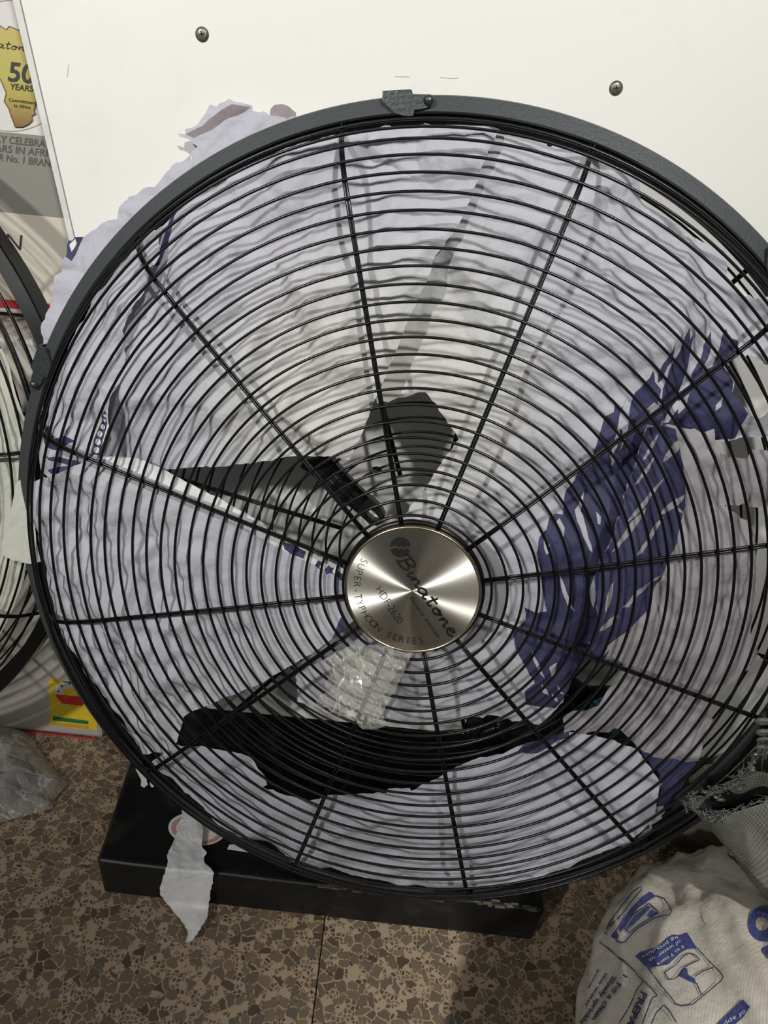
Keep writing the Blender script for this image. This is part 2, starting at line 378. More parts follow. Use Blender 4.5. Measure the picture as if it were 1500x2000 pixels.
def coarse_weave():
    m, nt, b = new_mat('woven_grey'); N, L = nt.nodes, nt.links
    tc = N.new('ShaderNodeTexCoord'); ck = N.new('ShaderNodeTexChecker'); ck.inputs['Scale'].default_value = 85
    wz = N.new('ShaderNodeTexNoise'); wz.inputs['Scale'].default_value = 25; L.new(tc.outputs['UV'], wz.inputs['Vector'])
    ad = N.new('ShaderNodeVectorMath'); ad.operation = 'MULTIPLY_ADD'; ad.inputs[1].default_value = (0.006, 0.006, 0)
    L.new(wz.outputs['Color'], ad.inputs[0]); L.new(tc.outputs['UV'], ad.inputs[2]); L.new(ad.outputs[0], ck.inputs['Vector'])
    ck.inputs['Color1'].default_value = (0.125, 0.122, 0.10, 1); ck.inputs['Color2'].default_value = (0.060, 0.060, 0.050, 1)
    nz = N.new('ShaderNodeTexNoise'); nz.inputs['Scale'].default_value = 90; nz.inputs['Detail'].default_value = 3; L.new(tc.outputs['Object'], nz.inputs['Vector'])
    mx = N.new('ShaderNodeMix'); mx.data_type = 'RGBA'; mx.blend_type = 'OVERLAY'; mx.inputs[0].default_value = 0.7
    L.new(ck.outputs['Color'], mx.inputs[6]); L.new(nz.outputs['Fac'], mx.inputs[7]); L.new(mx.outputs[2], b.inputs['Base Color'])
    bp = N.new('ShaderNodeBump'); bp.inputs['Strength'].default_value = 0.8; bp.inputs['Distance'].default_value = 0.0015
    L.new(ck.outputs['Fac'], bp.inputs['Height']); L.new(bp.outputs['Normal'], b.inputs['Normal']); b.inputs['Roughness'].default_value = 0.38
    return m
M_SACKD = coarse_weave()
M_FRAY = mat('fray_grey', (0.16, 0.165, 0.15), 0.3)
M_TEAL = mat('teal_plastic', (0.01, 0.11, 0.17), 0.4)
M_NAVY = mat('navy_plastic', (0.012, 0.018, 0.055), 0.35, bump=0.4, bscale=30)
M_BEIGE = mat('beige_plastic', (0.17, 0.155, 0.12), 0.3, bump=0.5, bscale=25)

def gold():
    m, nt, b = new_mat('gold_map_print'); N, L = nt.nodes, nt.links
    tc = N.new('ShaderNodeTexCoord'); sp = N.new('ShaderNodeSeparateXYZ'); L.new(tc.outputs['Generated'], sp.inputs[0])
    rp = N.new('ShaderNodeValToRGB'); e = rp.color_ramp.elements
    e[0].position = 0.0; e[0].color = (0.22, 0.12, 0.05, 1); e[1].position = 1.0; e[1].color = (0.50, 0.40, 0.12, 1)
    k = e.new(0.28); k.color = (0.40, 0.32, 0.08, 1); k = e.new(0.5); k.color = (0.44, 0.40, 0.10, 1)
    L.new(sp.outputs[2], rp.inputs['Fac']); L.new(rp.outputs['Color'], b.inputs['Base Color'])
    b.inputs['Roughness'].default_value = 0.35
    return m
M_GOLD = gold()

# ---------------------------------------------------------------- flat outlines -> meshes
def inside(P, poly):
    x, y = P[:, 0], P[:, 1]; c = np.zeros(len(P), bool); n = len(poly)
    for i in range(n):
        x1, y1 = poly[i]; x2, y2 = poly[i - 1]
        k = ((y1 > y) != (y2 > y))
        if y1 != y2: c ^= k & (x < (x2 - x1) * (y - y1) / (y2 - y1) + x1)
    return c
def resample(poly, step, jag=0.0, rng=RNG):
    out = []; n = len(poly)
    for i in range(n):
        a = np.array(poly[i], float); b = np.array(poly[(i + 1) % n], float); d = np.linalg.norm(b - a)
        k = max(1, int(round(d / step)))
        for j in range(k):
            p = a + (b - a) * j / k
            if jag and j: p = p + rng.normal(size=2) * jag
            out.append(tuple(p))
    return out
def cdt_mesh(outline, regions, spacing, fill=True):
    """triangulate outline with grid points; regions = [(poly, material index)] later ones win; -1 cuts a hole"""
    vs, es = [], []
    def loop(pl):
        b = len(vs); vs.extend(Vector(p) for p in pl); es.extend((b + i, b + (i + 1) % len(pl)) for i in range(len(pl)))
    loop(outline)
    for pl, _ in regions: loop(pl)
    O = np.array(outline)
    if fill:
        x0, y0 = O.min(0); x1, y1 = O.max(0)
        gx, gy = np.meshgrid(np.arange(x0, x1, spacing), np.arange(y0, y1, spacing * 0.866))
        gx = gx + (np.arange(gx.shape[0]) % 2)[:, None] * spacing * 0.5
        G = np.stack([gx.ravel(), gy.ravel()], 1); G += RNG.uniform(-0.22, 0.22, G.shape) * spacing
        G = G[inside(G, O)]
        B = np.array([tuple(v) for v in vs])
        keep = np.ones(len(G), bool)
        for i in range(0, len(B), 400):
            d = ((G[:, None] - B[None, i:i + 400]) ** 2).sum(-1).min(1); keep &= d > (0.45 * spacing) ** 2
        vs.extend(Vector(p) for p in G[keep])
    r = delaunay_2d_cdt(vs, es, [], 0, 1e-7)
    V = np.array([tuple(v) for v in r[0]]); F = np.array([tuple(f) for f in r[2]])
    c = V[F].mean(1); ok = inside(c, O); mi = np.zeros(len(F), int)
    for pl, m in regions: mi[inside(c, pl)] = m
    ok &= mi >= 0
    return V, F[ok], mi[ok]
def poly_thick(outline, holes, z0, z1, f3=None):
    """prism between z0 and z1 (local), optional map"""
    V, F, _ = cdt_mesh(outline, [(h, -1) for h in holes], 1, fill=False)
    n = len(V); v = [(x, y, z1) for x, y in V] + [(x, y, z0) for x, y in V]
    f = [tuple(t) for t in F] + [(t[0] + n, t[2] + n, t[1] + n) for t in F]
    from collections import Counter
    cnt = Counter()
    for t in F:
        for a, b in ((t[0], t[1]), (t[1], t[2]), (t[2], t[0])): cnt[(a, b)] += 1
    for (a, b) in list(cnt):
        if (b, a) not in cnt: f.append((b, a, a + n, b + n))
    return v, f

# print on a surface: polygons given where the photograph shows them, laid on the real surface by a map
def print_poly(name, polys, fmap, m, parent, spacing=None):
    vs, fs = [], []
    for pl in polys:
        V, F, _ = cdt_mesh(resample(pl, spacing) if spacing else pl, [], spacing or 1, fill=bool(spacing))
        b = len(vs); vs += [fmap(x, y) for x, y in V]; fs += [tuple(int(i) + b for i in t) for t in F]
    return mesh(name, vs, fs, m, parent)
def ribbon(pts, w, closed=False, step=6.0):
    p = [np.array(q, float) for q in pts]
    if closed: p.append(p[0])
    d = [p[0]]
    for a, b in zip(p, p[1:]):
        k = max(1, int(np.linalg.norm(b - a) / step))
        d += [a + (b - a) * (j + 1) / k for j in range(k)]
    L, R = [], []
    for i, q in enumerate(d):
        t = d[min(i + 1, len(d) - 1)] - d[max(i - 1, 0)]; t = t / (np.linalg.norm(t) + 1e-9); n = np.array([-t[1], t[0]]) * w / 2
        L.append(q + n); R.append(q - n)
    return L, R
def print_lines(name, lines, w, fmap, m, parent, closed=False, step=6.0):
    vs, fs = [], []
    for pts in lines:
        L, R = ribbon(pts, w, closed, step); b = len(vs); n = len(L)
        vs += [fmap(*q) for q in L] + [fmap(*q) for q in R]
        fs += [(b + i, b + i + 1, b + n + i + 1, b + n + i) for i in range(n - 1)]
    return mesh(name, vs, fs, m, parent)
def text_tris(s, bold=0.0, shear=0.0, space=1.0):
    cu = bpy.data.curves.new('tmp', 'FONT'); cu.body = s; cu.offset = bold; cu.shear = shear; cu.space_character = space
    cu.resolution_u = 3
    ob = bpy.data.objects.new('tmp', cu); COL.objects.link(ob)
    dg = bpy.context.evaluated_depsgraph_get(); me = bpy.data.meshes.new_from_object(ob.evaluated_get(dg))
    V = np.array([tuple(v.co)[:2] for v in me.vertices]); F = [tuple(p.vertices) for p in me.polygons]
    bpy.data.objects.remove(ob); bpy.data.curves.remove(cu); bpy.data.meshes.remove(me)
    return V, F
def print_text(name, lines, fmap, m, parent):
    """lines: (text, start pixel, end pixel, cap height px, bold, shear)"""
    vs, fs = [], []
    for (s, a, b, h, bold, shear) in lines:
        V, F = text_tris(s, bold, shear); a = np.array(a, float); b = np.array(b, float)
        d = (b - a) / np.linalg.norm(b - a); up = np.array([d[1], -d[0]])
        x0, x1 = V[:, 0].min(), V[:, 0].max(); sx = np.linalg.norm(b - a) / (x1 - x0); sy = h / 0.70
        k = len(vs)
        for x, y in V: vs.append(fmap(*(a + d * (x - x0) * sx + up * y * sy)))
        fs += [tuple(i + k for i in t) for t in F]
    return mesh(name, vs, fs, m, parent)

def make_facets(x0, x1, y0, y1, step, ang, stretch, seed):
    """random creased facets: heights at scattered points, linear in between"""
    rng = np.random.default_rng(seed); c, s = math.cos(ang), math.sin(ang)
    cx, cy = (x0 + x1) / 2, (y0 + y1) / 2; R = math.hypot(x1 - x0, y1 - y0) / 2 + step * 2
    nu_, nv_ = max(3, int(2 * R / (step * stretch))), max(3, int(2 * R / step)); P = []
    for a in range(nu_ + 1):
        for b in range(nv_ + 1):
            u = -R + 2 * R * (a + 0.5 * (b % 2) + rng.uniform(-0.42, 0.42)) / nu_; v = -R + 2 * R * (b + rng.uniform(-0.42, 0.42)) / nv_
            P.append((cx + c * u - s * v, cy + s * u + c * v))
    r = delaunay_2d_cdt([Vector(p) for p in P], [], [], 0, 1e-7)
    V = np.array([tuple(q) for q in r[0]]); F = np.array([tuple(f) for f in r[2]]); return V, F, rng.uniform(-1, 1, len(V))
def eval_facets(fc, X):
    V, F, H = fc; out = np.zeros(len(X)); A, B, C = V[F[:, 0]], V[F[:, 1]], V[F[:, 2]]
    d = (B[:, 1] - C[:, 1]) * (A[:, 0] - C[:, 0]) + (C[:, 0] - B[:, 0]) * (A[:, 1] - C[:, 1])
    for i in range(0, len(X), 2000):
        x = X[i:i + 2000, None, 0]; y = X[i:i + 2000, None, 1]
        l1 = ((B[:, 1] - C[:, 1]) * (x - C[:, 0]) + (C[:, 0] - B[:, 0]) * (y - C[:, 1])) / d
        l2 = ((C[:, 1] - A[:, 1]) * (x - C[:, 0]) + (A[:, 0] - C[:, 0]) * (y - C[:, 1])) / d
        m = np.minimum(np.minimum(l1, l2), 1 - l1 - l2); k = m.argmax(1); q = np.arange(len(k))
        out[i:i + 2000] = l1[q, k] * H[F[k, 0]] + l2[q, k] * H[F[k, 1]] + (1 - l1[q, k] - l2[q, k]) * H[F[k, 2]]
    return out
def crumple(x, y, o):
    """height field of a crumpled sheet: pleats along a direction plus creased facets"""
    c, s = math.cos(o['dir']), math.sin(o['dir'])
    u = -s * x + c * y; v = c * x + s * y
    sd = o['seed']; wl = o['wl']
    h = 0.0
    if o['wave']:
        q = noise.noise((u / wl, v / (wl * 6), sd)); q2 = noise.noise((u / wl * 2.3 + 7, v / (wl * 5), sd + 4))
        h += o['wave'] * (1.0 - 2.2 * abs(q)) + o['wave'] * 0.5 * (0.5 - 1.6 * abs(q2))
    cr = o['crease']
    if cr:
        cr *= o['mask'](x, y) if 'mask' in o else 1.0
        wx = x + 0.012 * noise.noise((x * 25, y * 25, sd)); wy = y + 0.012 * noise.noise((x * 25, y * 25, sd + 9))
        d = noise.voronoi((wx / o['cs'], wy / o['cs'], sd))[0]
        e = noise.voronoi((wx / o['cs'] * 2.4 + 3, wy / o['cs'] * 2.4, sd + 2))[0]
        h += cr * (min(1.0, d[1] - d[0]) * 1.4 - 0.5) + cr * 0.4 * (min(1.0, e[1] - e[0]) - 0.3)
    return h
def sheet(name, label, cat, outline_px, gap, mats, prints=(), jag=0.0, sp=0.0035, rmax=0.386, zfun=None, jagrng=3, **o):
    """a sheet of paper that lies between the two guards, gap behind the front wires"""
    opt = dict(dir=1.0, wave=0.0, wl=0.05, crease=0.0025, cs=0.035, seed=0.0); opt.update(o)
    rng = np.random.default_rng(jagrng)
    zf = zfun or (lambda r: min(-0.4 * max(0.0, 0.003 - front_z(min(r, 0.37))) - gap, front_z(r) - 0.014))
    def m2(px, py):
        z = -gap
        for _ in range(4):
            p = disc(px, py, z); z = zf(math.hypot(*p))
        r = math.hypot(*p)
        if r > rmax: p = (p[0] * rmax / r, p[1] * rmax / r)
        return p
    O = resample([m2(*p) for p in outline_px], 0.005, jag, rng)
    R = [(resample([m2(*p) for p in pl], 0.006, 0.0003, rng), mi) for pl, mi in prints]
    V, F, mi = cdt_mesh(O, R, sp)
    hh_ = np.array([crumple(x, y, opt) for x, y in V])
    mk_ = np.array([opt['mask'](x, y) for x, y in V]) if 'mask' in opt else 1.0
    for (st, ang, sx_, am) in opt.get('fac', []):
        fc = make_facets(V[:, 0].min(), V[:, 0].max(), V[:, 1].min(), V[:, 1].max(), st, ang, sx_, int(opt['seed'] * 10 + st * 1e4))
        hh_ = hh_ + am * mk_ * eval_facets(fc, V)
    for (pa, pb, hgt, wid) in opt.get('folds', []):
        a_, b_ = np.array(m2(*pa)), np.array(m2(*pb)); d_ = b_ - a_; t_ = np.clip(((V - a_) @ d_) / (d_ @ d_), 0, 1)
        ds = np.linalg.norm(a_ + t_[:, None] * d_ - V, axis=1); sgn_ = np.sign(d_[0] * (V[:, 1] - a_[1]) - d_[1] * (V[:, 0] - a_[0]))
        w_l = np.where(sgn_ > 0, wid, wid * 0.35); hh_ = hh_ + hgt * np.maximum(0, 1 - ds / w_l)
    hh_ = np.clip(hh_ - 0.002, -0.022, min(0.014, gap - 0.006) if zfun is None else 0.01)
    if 'tilt' in opt: hh_ = hh_ + np.array([opt['tilt'](x, y) for x, y in V])
    vs = [(x, y, max(min(zf(math.hypot(x, y)) + h_, front_z(math.hypot(x, y)) - 0.0065), -0.083) if zfun is None else zf(0) + h_) for (x, y), h_ in zip(V, hh_)]
    ob = mesh(name, vs, [tuple(int(i) for i in t) for t in F], mats, None, True, FM)
    ob.data.polygons.foreach_set('material_index', mi.tolist())
    return tag(ob, label, cat, 'torn wrapping paper between the fan guards')

# ================================================================ SETTING
floor = empty('floor'); tag(floor, kind='structure')
sub = MB(); sub.box((0, 0.3, -0.012), (3.6, 3.4, 0.018)); tag(sub.build('floor_bed', M_GAP, floor))
tm = MB(); tm.box((0, 0, -0.002), (0.5986, 0.5986, 0.004), 0.0006)
tile0 = None
for i in range(-3, 3):
    for j in range(-2, 3):
        x, y = -0.022 + 0.6 * i + 0.3, 0.745 + 0.6 * j - 0.3
        if tile0 is None: o = tile0 = tm.build('floor_tile', M_FLOOR, floor)
        else: o = tile0.copy(); COL.objects.link(o)
        o.location = (x, y, 0)
wall = MB(); wall.box((0, 1.62, 1.2), (4.0, 0.06, 2.4)); tag(wall.build('wall_back', M_WALL), kind='structure')

# ---------------------------------------------------------------- white board the fan leans towards
BY = 0.775
board = empty('laminate_board', (0.3, BY, 0.13))
tag(board, 'large white laminate board with dark cross-head screws standing behind the fan', 'board')
def bxz(px, py):
    p = on_y(BY)(px, py); return (p[0], p[2])
bl = [bxz(41, 0), bxz(145, 455)]; br = [bxz(24, 0), bxz(131, 455)]
def left_x(z, off=0.0, L=bl):
    k = (L[1][0] - L[0][0]) / (L[1][1] - L[0][1]); return L[0][0] + k * (z - L[0][1]) + off
hole_c = bxz(735, 921)
hole = [(hole_c[0] + 0.0062 * math.cos(t) * (1 + 0.12 * math.sin(3 * t)), hole_c[1] + 0.0062 * math.sin(t)) for t in np.linspace(0, 2 * PI, 24, endpoint=False)]
zb, zt = 0.142, 1.75
outl = [(left_x(zb), zb), (1.25, zb), (1.25, zt), (left_x(zt), zt)]
v, f = poly_thick(outl, [hole], 0, 1)
o = mesh('panel', [(x, BY + 0.016 - q * 0.016, z) for x, z, q in v], [tuple(reversed(t)) for t in f], M_BOARD); 
o.parent = board; o.matrix_parent_inverse = board.matrix_world.inverted() if False else Matrix.Translation((-0.3, -BY, -0.13))
def child(o, par):
    """keep world coordinates under an empty that sits at a plain location"""
    o.parent = par; o.matrix_parent_inverse = Matrix.Translation(-Vector(par.location)); return o
ed = [(left_x(zb, 0, br), zb), (left_x(zb, -0.0016), zb), (left_x(zt, -0.0016), zt), (left_x(zt, 0, br), zt)]
v, f = poly_thick(ed, [], 0, 1)
child(mesh('edge_strip', [(x, BY + 0.017 - q * 0.0165, z) for x, z, q in v], [tuple(reversed(t)) for t in f], M_EDGE), board)
ed = [(left_x(zb, 0.004, br), zb), (left_x(zb, 0.03), zb), (left_x(zt, 0.03), zt), (left_x(zt, 0.004, br), zt)]
v, f = poly_thick(ed, [], 0, 1)
child(mesh('edge_core', [(x, BY + 0.020 - q * 0.0145, z) for x, z, q in v], [tuple(reversed(t)) for t in f], M_GAP), board)
mb = MB(); mb.lathe([(0.0062 * 1.3, 0.0), (0.0075, 0.014), (0.0001, 0.0141)], 20)
o = mb.build('bored_hole', M_SLOT, None); o.data.transform(Matrix.Translation((hole_c[0], BY + 0.0015, hole_c[1])) @ Matrix.Rotation(-PI / 2, 4, 'X')); child(o, board)
for (px, py, r, tw) in ((395, 67, 0.0052, 0.3), (1203, 172, 0.0052, 0.2)):
    x, z = bxz(px, py); mb = MB()
    mb.lathe([(r * 1.12, 0.0), (r * 1.12, 0.0005), (r, 0.0006), (r * 0.98, 0.0012), (r * 0.7, 0.0017), (0.0001, 0.0019)], 28)
    T = Matrix.Translation((x, BY - 0.0002, z)) @ Matrix.Rotation(PI / 2, 4, 'X') @ Matrix.Rotation(tw, 4, 'Z')
    sc = mb.build('screw', M_SCREW, None, True); sc.data.transform(T); child(sc, board)
    mb = MB(); mb.box((0, 0, 0.0019), (r * 0.95, r * 0.2, 0.0005)); mb.box((0, 0, 0.0019), (r * 0.2, r * 0.95, 0.0005))
    sl = mb.build('cross_slot', M_SLOT, None); sl.data.transform(T); sl.parent = sc
mk = on_y(BY - 0.0004)
for q in [[(770, 149), (800, 150)], [(860, 151), (885, 153), (895, 152)], [(131, 150), (134, 125)]]:
    child(print_lines('scuff_mark', [q], 1.1, mk, M_SCUFF, None), board)

# ================================================================ MAIN FAN
def wire_ring(r, z, rad, seg=144, sides=6):
    mb = MB(); mb.tube([(r * math.cos(2 * PI * k / seg), r * math.sin(2 * PI * k / seg), z) for k in range(seg)], rad, sides, True); return mb
fan = empty('fan_guard', mw=FM)
tag(fan, 'big round black wire fan guard with steel centre badge, leaning before the white board', 'fan guard')
R1, RP = 0.0704, 0.01378
radii = [R1 + RP * i for i in range(21)] + [0.3591, 0.3715, 0.3812, 0.3889]
for r in radii:
    wire_ring(r, front_z(r), 0.00132).build('ring_wire', M_WIRE, fan, True)
radial = [0.0605, 0.10, 0.16, 0.22, 0.28, 0.32, 0.345, 0.3591, 0.3715, 0.3812, 0.3889, 0.398]
BEND = {0: 0.0, 3: -0.03, 9: 0.03}
for k in range(12):
    th = PI / 2 + k * PI / 6; mb = MB()
    for sgn in (-1, 1):
        path = []
        for r in radial:
            z = front_z(r) - 0.0026
            if r > 0.35: rr = r - 0.0022
            else: rr = r
            path.append((rr * math.cos(th) - sgn * 0.0011 * math.sin(th), rr * math.sin(th) + sgn * 0.0011 * math.cos(th), z))
        mb.tube(path, 0.00118, 6)
    mb.build('spoke', M_WIRE, fan, True)
mb = MB()
mb.lathe([(0.3945, -0.0580), (0.3958, -0.0560), (0.4078, -0.0605), (0.4088, -0.0625), (0.4088, -0.088), (0.4078, -0.0892), (0.4066, -0.088), (0.4060, -0.0640), (0.3955, -0.0600)], 300, True)
mb.build('rim', M_RIM, fan, False)
mb = MB(); mb.lathe([(0.390, -0.0905), (0.397, -0.0893), (0.4062, -0.0893), (0.4062, -0.094), (0.390, -0.094)], 180, True); mb.build('rear_rim', M_RIM, fan, True)
mb = MB(); mb.lathe([(0.0635, 0.0), (0.0648, -0.0008), (0.0648, -0.0045), (0.0635, -0.0055), (0.0615, -0.0055), (0.0612, 0.0)], 72, True); mb.build('hub_ring', M_WIRE, fan, True)
# rear guard
REARZ = -0.0905
rr0 = 0.082
for i in range(22):
    r = rr0 + 0.0142 * i
    wire_ring(r, REARZ, 0.0012, 112, 6).build('rear_ring_wire', M_REAR, fan, True)
for k in range(12):
    th = PI / 2 + math.radians(4.6) + k * PI / 6; mb = MB()
    for sgn in (-1, 1):
        mb.tube([(r * math.cos(th) - sgn * 0.0011 * math.sin(th), r * math.sin(th) + sgn * 0.0011 * math.cos(th), REARZ - 0.0024) for r in (0.082, 0.2, 0.3, 0.393)], 0.0013, 6)
    mb.build('rear_spoke', M_REAR, fan, True)
# ribbed handle fixed behind the rear guard
hz = -0.099
ho = [disc(x, y, hz) for x, y in ((586, 912), (592, 902), (632, 893), (641, 890), (700, 955), (728, 978), (744, 993), (751, 1008), (749, 1020), (737, 1027), (722, 1024), (700, 1004), (648, 962), (606, 925))]
hh = [disc(x, y, hz) for x, y in ((712, 995), (720, 992), (731, 1001), (740, 1011), (739, 1018), (730, 1017), (718, 1007))]
v, f = poly_thick(ho, [hh], hz - 0.012, hz)
hd = mesh('handle', v, f, M_BLACK, fan)
mb = MB()
for (a, b) in (((618, 908), (688, 988)), ((630, 903), (699, 979)), ((608, 914), (672, 984)), ((644, 900), (716, 975))):
    p, q = disc(*a, hz), disc(*b, hz); mb.tube([(p[0], p[1], hz), (q[0], q[1], hz)], 0.0012, 6)
mb.build('grip_ribs', M_BLACK, hd, True)
# clips on the rim
def clip(ang, flip=1):
    c = MB()
    pts = [(-0.021, -0.003), (-0.011, -0.0125), (-0.003, -0.0150), (0.004, -0.0152), (0.0045, -0.011), (0.012, -0.0105), (0.0185, -0.0085), (0.0205, -0.0045), (0.0185, -0.0005), (0.004, 0.0005), (0.003, 0.0035), (-0.0205, 0.0035)]
    v, f = poly_thick([(x * flip, y) for x, y in (pts if flip > 0 else pts[::-1])], [], 0, 0.002); c.add(v, f)
    c.box((-0.009 * flip, 0.0035, -0.008), (0.023, 0.0016, 0.018), 0.0004)
    T = Matrix.Rotation(ang - PI / 2, 4, 'Z') @ Matrix.Translation((0, 0.4075, -0.0552))
    o = c.build('clip', M_CLIP, None); o.data.transform(T); o.parent = fan
    rv = MB(); rv.lathe([(0.0042, 0.0), (0.0041, 0.0012), (0.0033, 0.0026), (0.0018, 0.0034), (0.0001, 0.0036)], 20)
    q = rv.build('rivet', M_CLIP, None, True); q.data.transform(T @ Matrix.Translation((0.0165 * flip, -0.0045, 0.0018))); q.parent = o
for (px, py, fl) in ((798, 195, 1), (68, 712, -1), (1530, 520, 1)):
    x, y = disc(px, py, -0.058); clip(math.atan2(y, x), fl)
# centre badge
badge_z = 0.0045
mb = MB(); mb.lathe([(0.0002, badge_z), (0.02, badge_z), (0.04, badge_z), (0.0592, badge_z)], 128)
plate = mb.build('centre_badge', M_PLATE, fan, False)
plate['label'] = 'round brushed steel centre badge with engraved lettering'
mb = MB(); mb.lathe([(0.0590, badge_z), (0.0596, badge_z + 0.0012), (0.0612, badge_z + 0.001), (0.0618, badge_z - 0.001), (0.0618, -0.004), (0.058, -0.0045)], 128); mb.build('badge_rim', M_PLRIM, plate, True)
mb = MB(); mb.lathe([(0.0580, -0.0040), (0.0560, -0.008), (0.0001, -0.008)], 64); mb.build('badge_back', M_BLACK, plate)
HC = disc(808, 1151, badge_z)
bz = badge_z + 0.00025
def badge_map(px, py):
    x, y = disc(px, py, bz); return (x, y, bz)
def script_word():
    """hand-drawn script letters as strokes in a unit frame, total width about 5.2"""
    S = []
    def cr(pts, n=6):
        P = [np.array(p, float) for p in pts]; P = [2 * P[0] - P[1]] + P + [2 * P[-1] - P[-2]]; out = []
        for i in range(1, len(P) - 2):
            for j in range(n):
                t = j / n; a, b, c, d = P[i - 1:i + 3]
                out.append(0.5 * ((2 * b) + (c - a) * t + (2 * a - 5 * b + 4 * c - d) * t * t + (3 * b - a - 3 * c + d) * t ** 3))
        out.append(P[-2]); return out
    S.append(cr([(0.02, 0.0), (0.12, 0.4), (0.26, 1.05)]))
    S.append(cr([(-0.12, 0.88), (0.2, 1.08), (0.62, 1.05), (0.72, 0.82), (0.45, 0.6), (0.2, 0.54)]))
    S.append(cr([(0.2, 0.54), (0.55, 0.52), (0.66, 0.3), (0.45, 0.06), (0.02, 0.0), (-0.12, 0.06)]))
    S.append(cr([(0.95, 0.52), (0.88, 0.2), (0.92, 0.02), (1.08, 0.14), (1.16, 0.26)])); S.append([(1.06, 0.78), (1.085, 0.80)])
    S.append(cr([(1.28, 0.52), (1.2, 0.02)])); S.append(cr([(1.22, 0.14), (1.42, 0.46), (1.56, 0.46), (1.56, 0.2), (1.6, 0.03), (1.78, 0.15)]))
    S.append(cr([(2.3, 0.42), (2.1, 0.54), (1.88, 0.36), (1.86, 0.1), (2.02, 0.02), (2.2, 0.2), (2.34, 0.5)])); S.append(cr([(2.34, 0.5), (2.28, 0.1), (2.38, 0.02), (2.52, 0.16)]))
    S.append(cr([(2.86, 0.98), (2.74, 0.4), (2.72, 0.06), (2.86, 0.04), (3.0, 0.18)])); S.append([(2.55, 0.62), (3.08, 0.66)])
    S.append(cr([(3.4, 0.5), (3.2, 0.36), (3.18, 0.1), (3.36, 0.02), (3.56, 0.18), (3.58, 0.42), (3.4, 0.52), (3.5, 0.34), (3.76, 0.44)]))
    S.append(cr([(3.9, 0.52), (3.82, 0.02)])); S.append(cr([(3.84, 0.14), (4.04, 0.46), (4.18, 0.46), (4.18, 0.2), (4.22, 0.03), (4.38, 0.12)]))
    S.append(cr([(4.5, 0.26), (4.76, 0.34), (4.84, 0.48), (4.68, 0.54), (4.5, 0.34), (4.52, 0.08), (4.72, 0.0), (4.98, 0.16)]))
    return S
def script(name, a, b, h, w, fmap, m, parent):
    a = np.array(a, float); b = np.array(b, float); d = (b - a) / np.linalg.norm(b - a); up = np.array([d[1], -d[0]]); sx = np.linalg.norm(b - a) / 5.1
    lines = [[tuple(a + d * (p[0] + 0.12) * sx + up * p[1] * h) for p in st] for st in script_word()]
    return print_lines(name, lines, w, fmap, m, parent, step=3.0)
script('maker_script', (774, 1094), (881, 1246), 24, 4.2, badge_map, M_INK, plate)
print_text('lettering', [('Simply better', (799, 1167), (856, 1249), 7.5, 0.0, 0.25), ('HDF-2620', (733, 1152), (777, 1220), 15, -0.012, 0.0)], badge_map, M_INK, plate)
# arc text along the lower left edge of the badge
vs, fs = [], []
word = 'SUPER-TYPHOON SERIES'; n = len(word)
a0 = math.atan2(*(np.array(disc(709, 1095, bz)) - HC)[::-1]); a1 = math.atan2(*(np.array(disc(824, 1262, bz)) - HC)[::-1])
if a0 < 0: a0 += 2 * PI
if a1 < 0: a1 += 2 * PI
RA = 0.0545
for i, ch in enumerate(word):
    if ch == ' ': continue
    V, F = text_tris(ch, -0.012); V = V - [(V[:, 0].min() + V[:, 0].max()) / 2, 0]
    a = a0 + (a1 - a0) * (i + 0.0) / (n - 1); k = len(vs); s = 0.0098
    for x, y in V:
        rr = RA - y * s; aa = a + x * s / RA
        vs.append((HC[0] + rr * math.cos(aa), HC[1] + rr * math.sin(aa), bz))
    fs += [tuple(q + k for q in t) for t in F]
mesh('arc_lettering', vs, fs, M_INK, plate)
# round logo: two dark halves split by a bright lightning-like S
def logo(cx, cy, r, dx):
    d = np.array(dx, float); d /= np.linalg.norm(d); up = np.array([d[1], -d[0]])
    A = [(math.cos(t), math.sin(t)) for t in np.linspace(math.radians(60), math.radians(235), 16)] + [(-0.42, -0.30), (-0.05, -0.12), (-0.10, 0.05), (0.22, 0.20), (0.16, 0.40)]
    B = [(math.cos(t), math.sin(t)) for t in np.linspace(math.radians(-110), math.radians(38), 16)] + [(0.36, 0.44), (0.40, 0.12), (0.06, -0.02), (0.12, -0.22), (-0.24, -0.40)]
    return [[tuple(np.array([cx, cy]) + d * x * r + up * y * r) for x, y in pl] for pl in (A, B)]
print_poly('logo_mark', logo(782, 1069, 20, (0.55, 0.83)), badge_map, M_INK, plate)

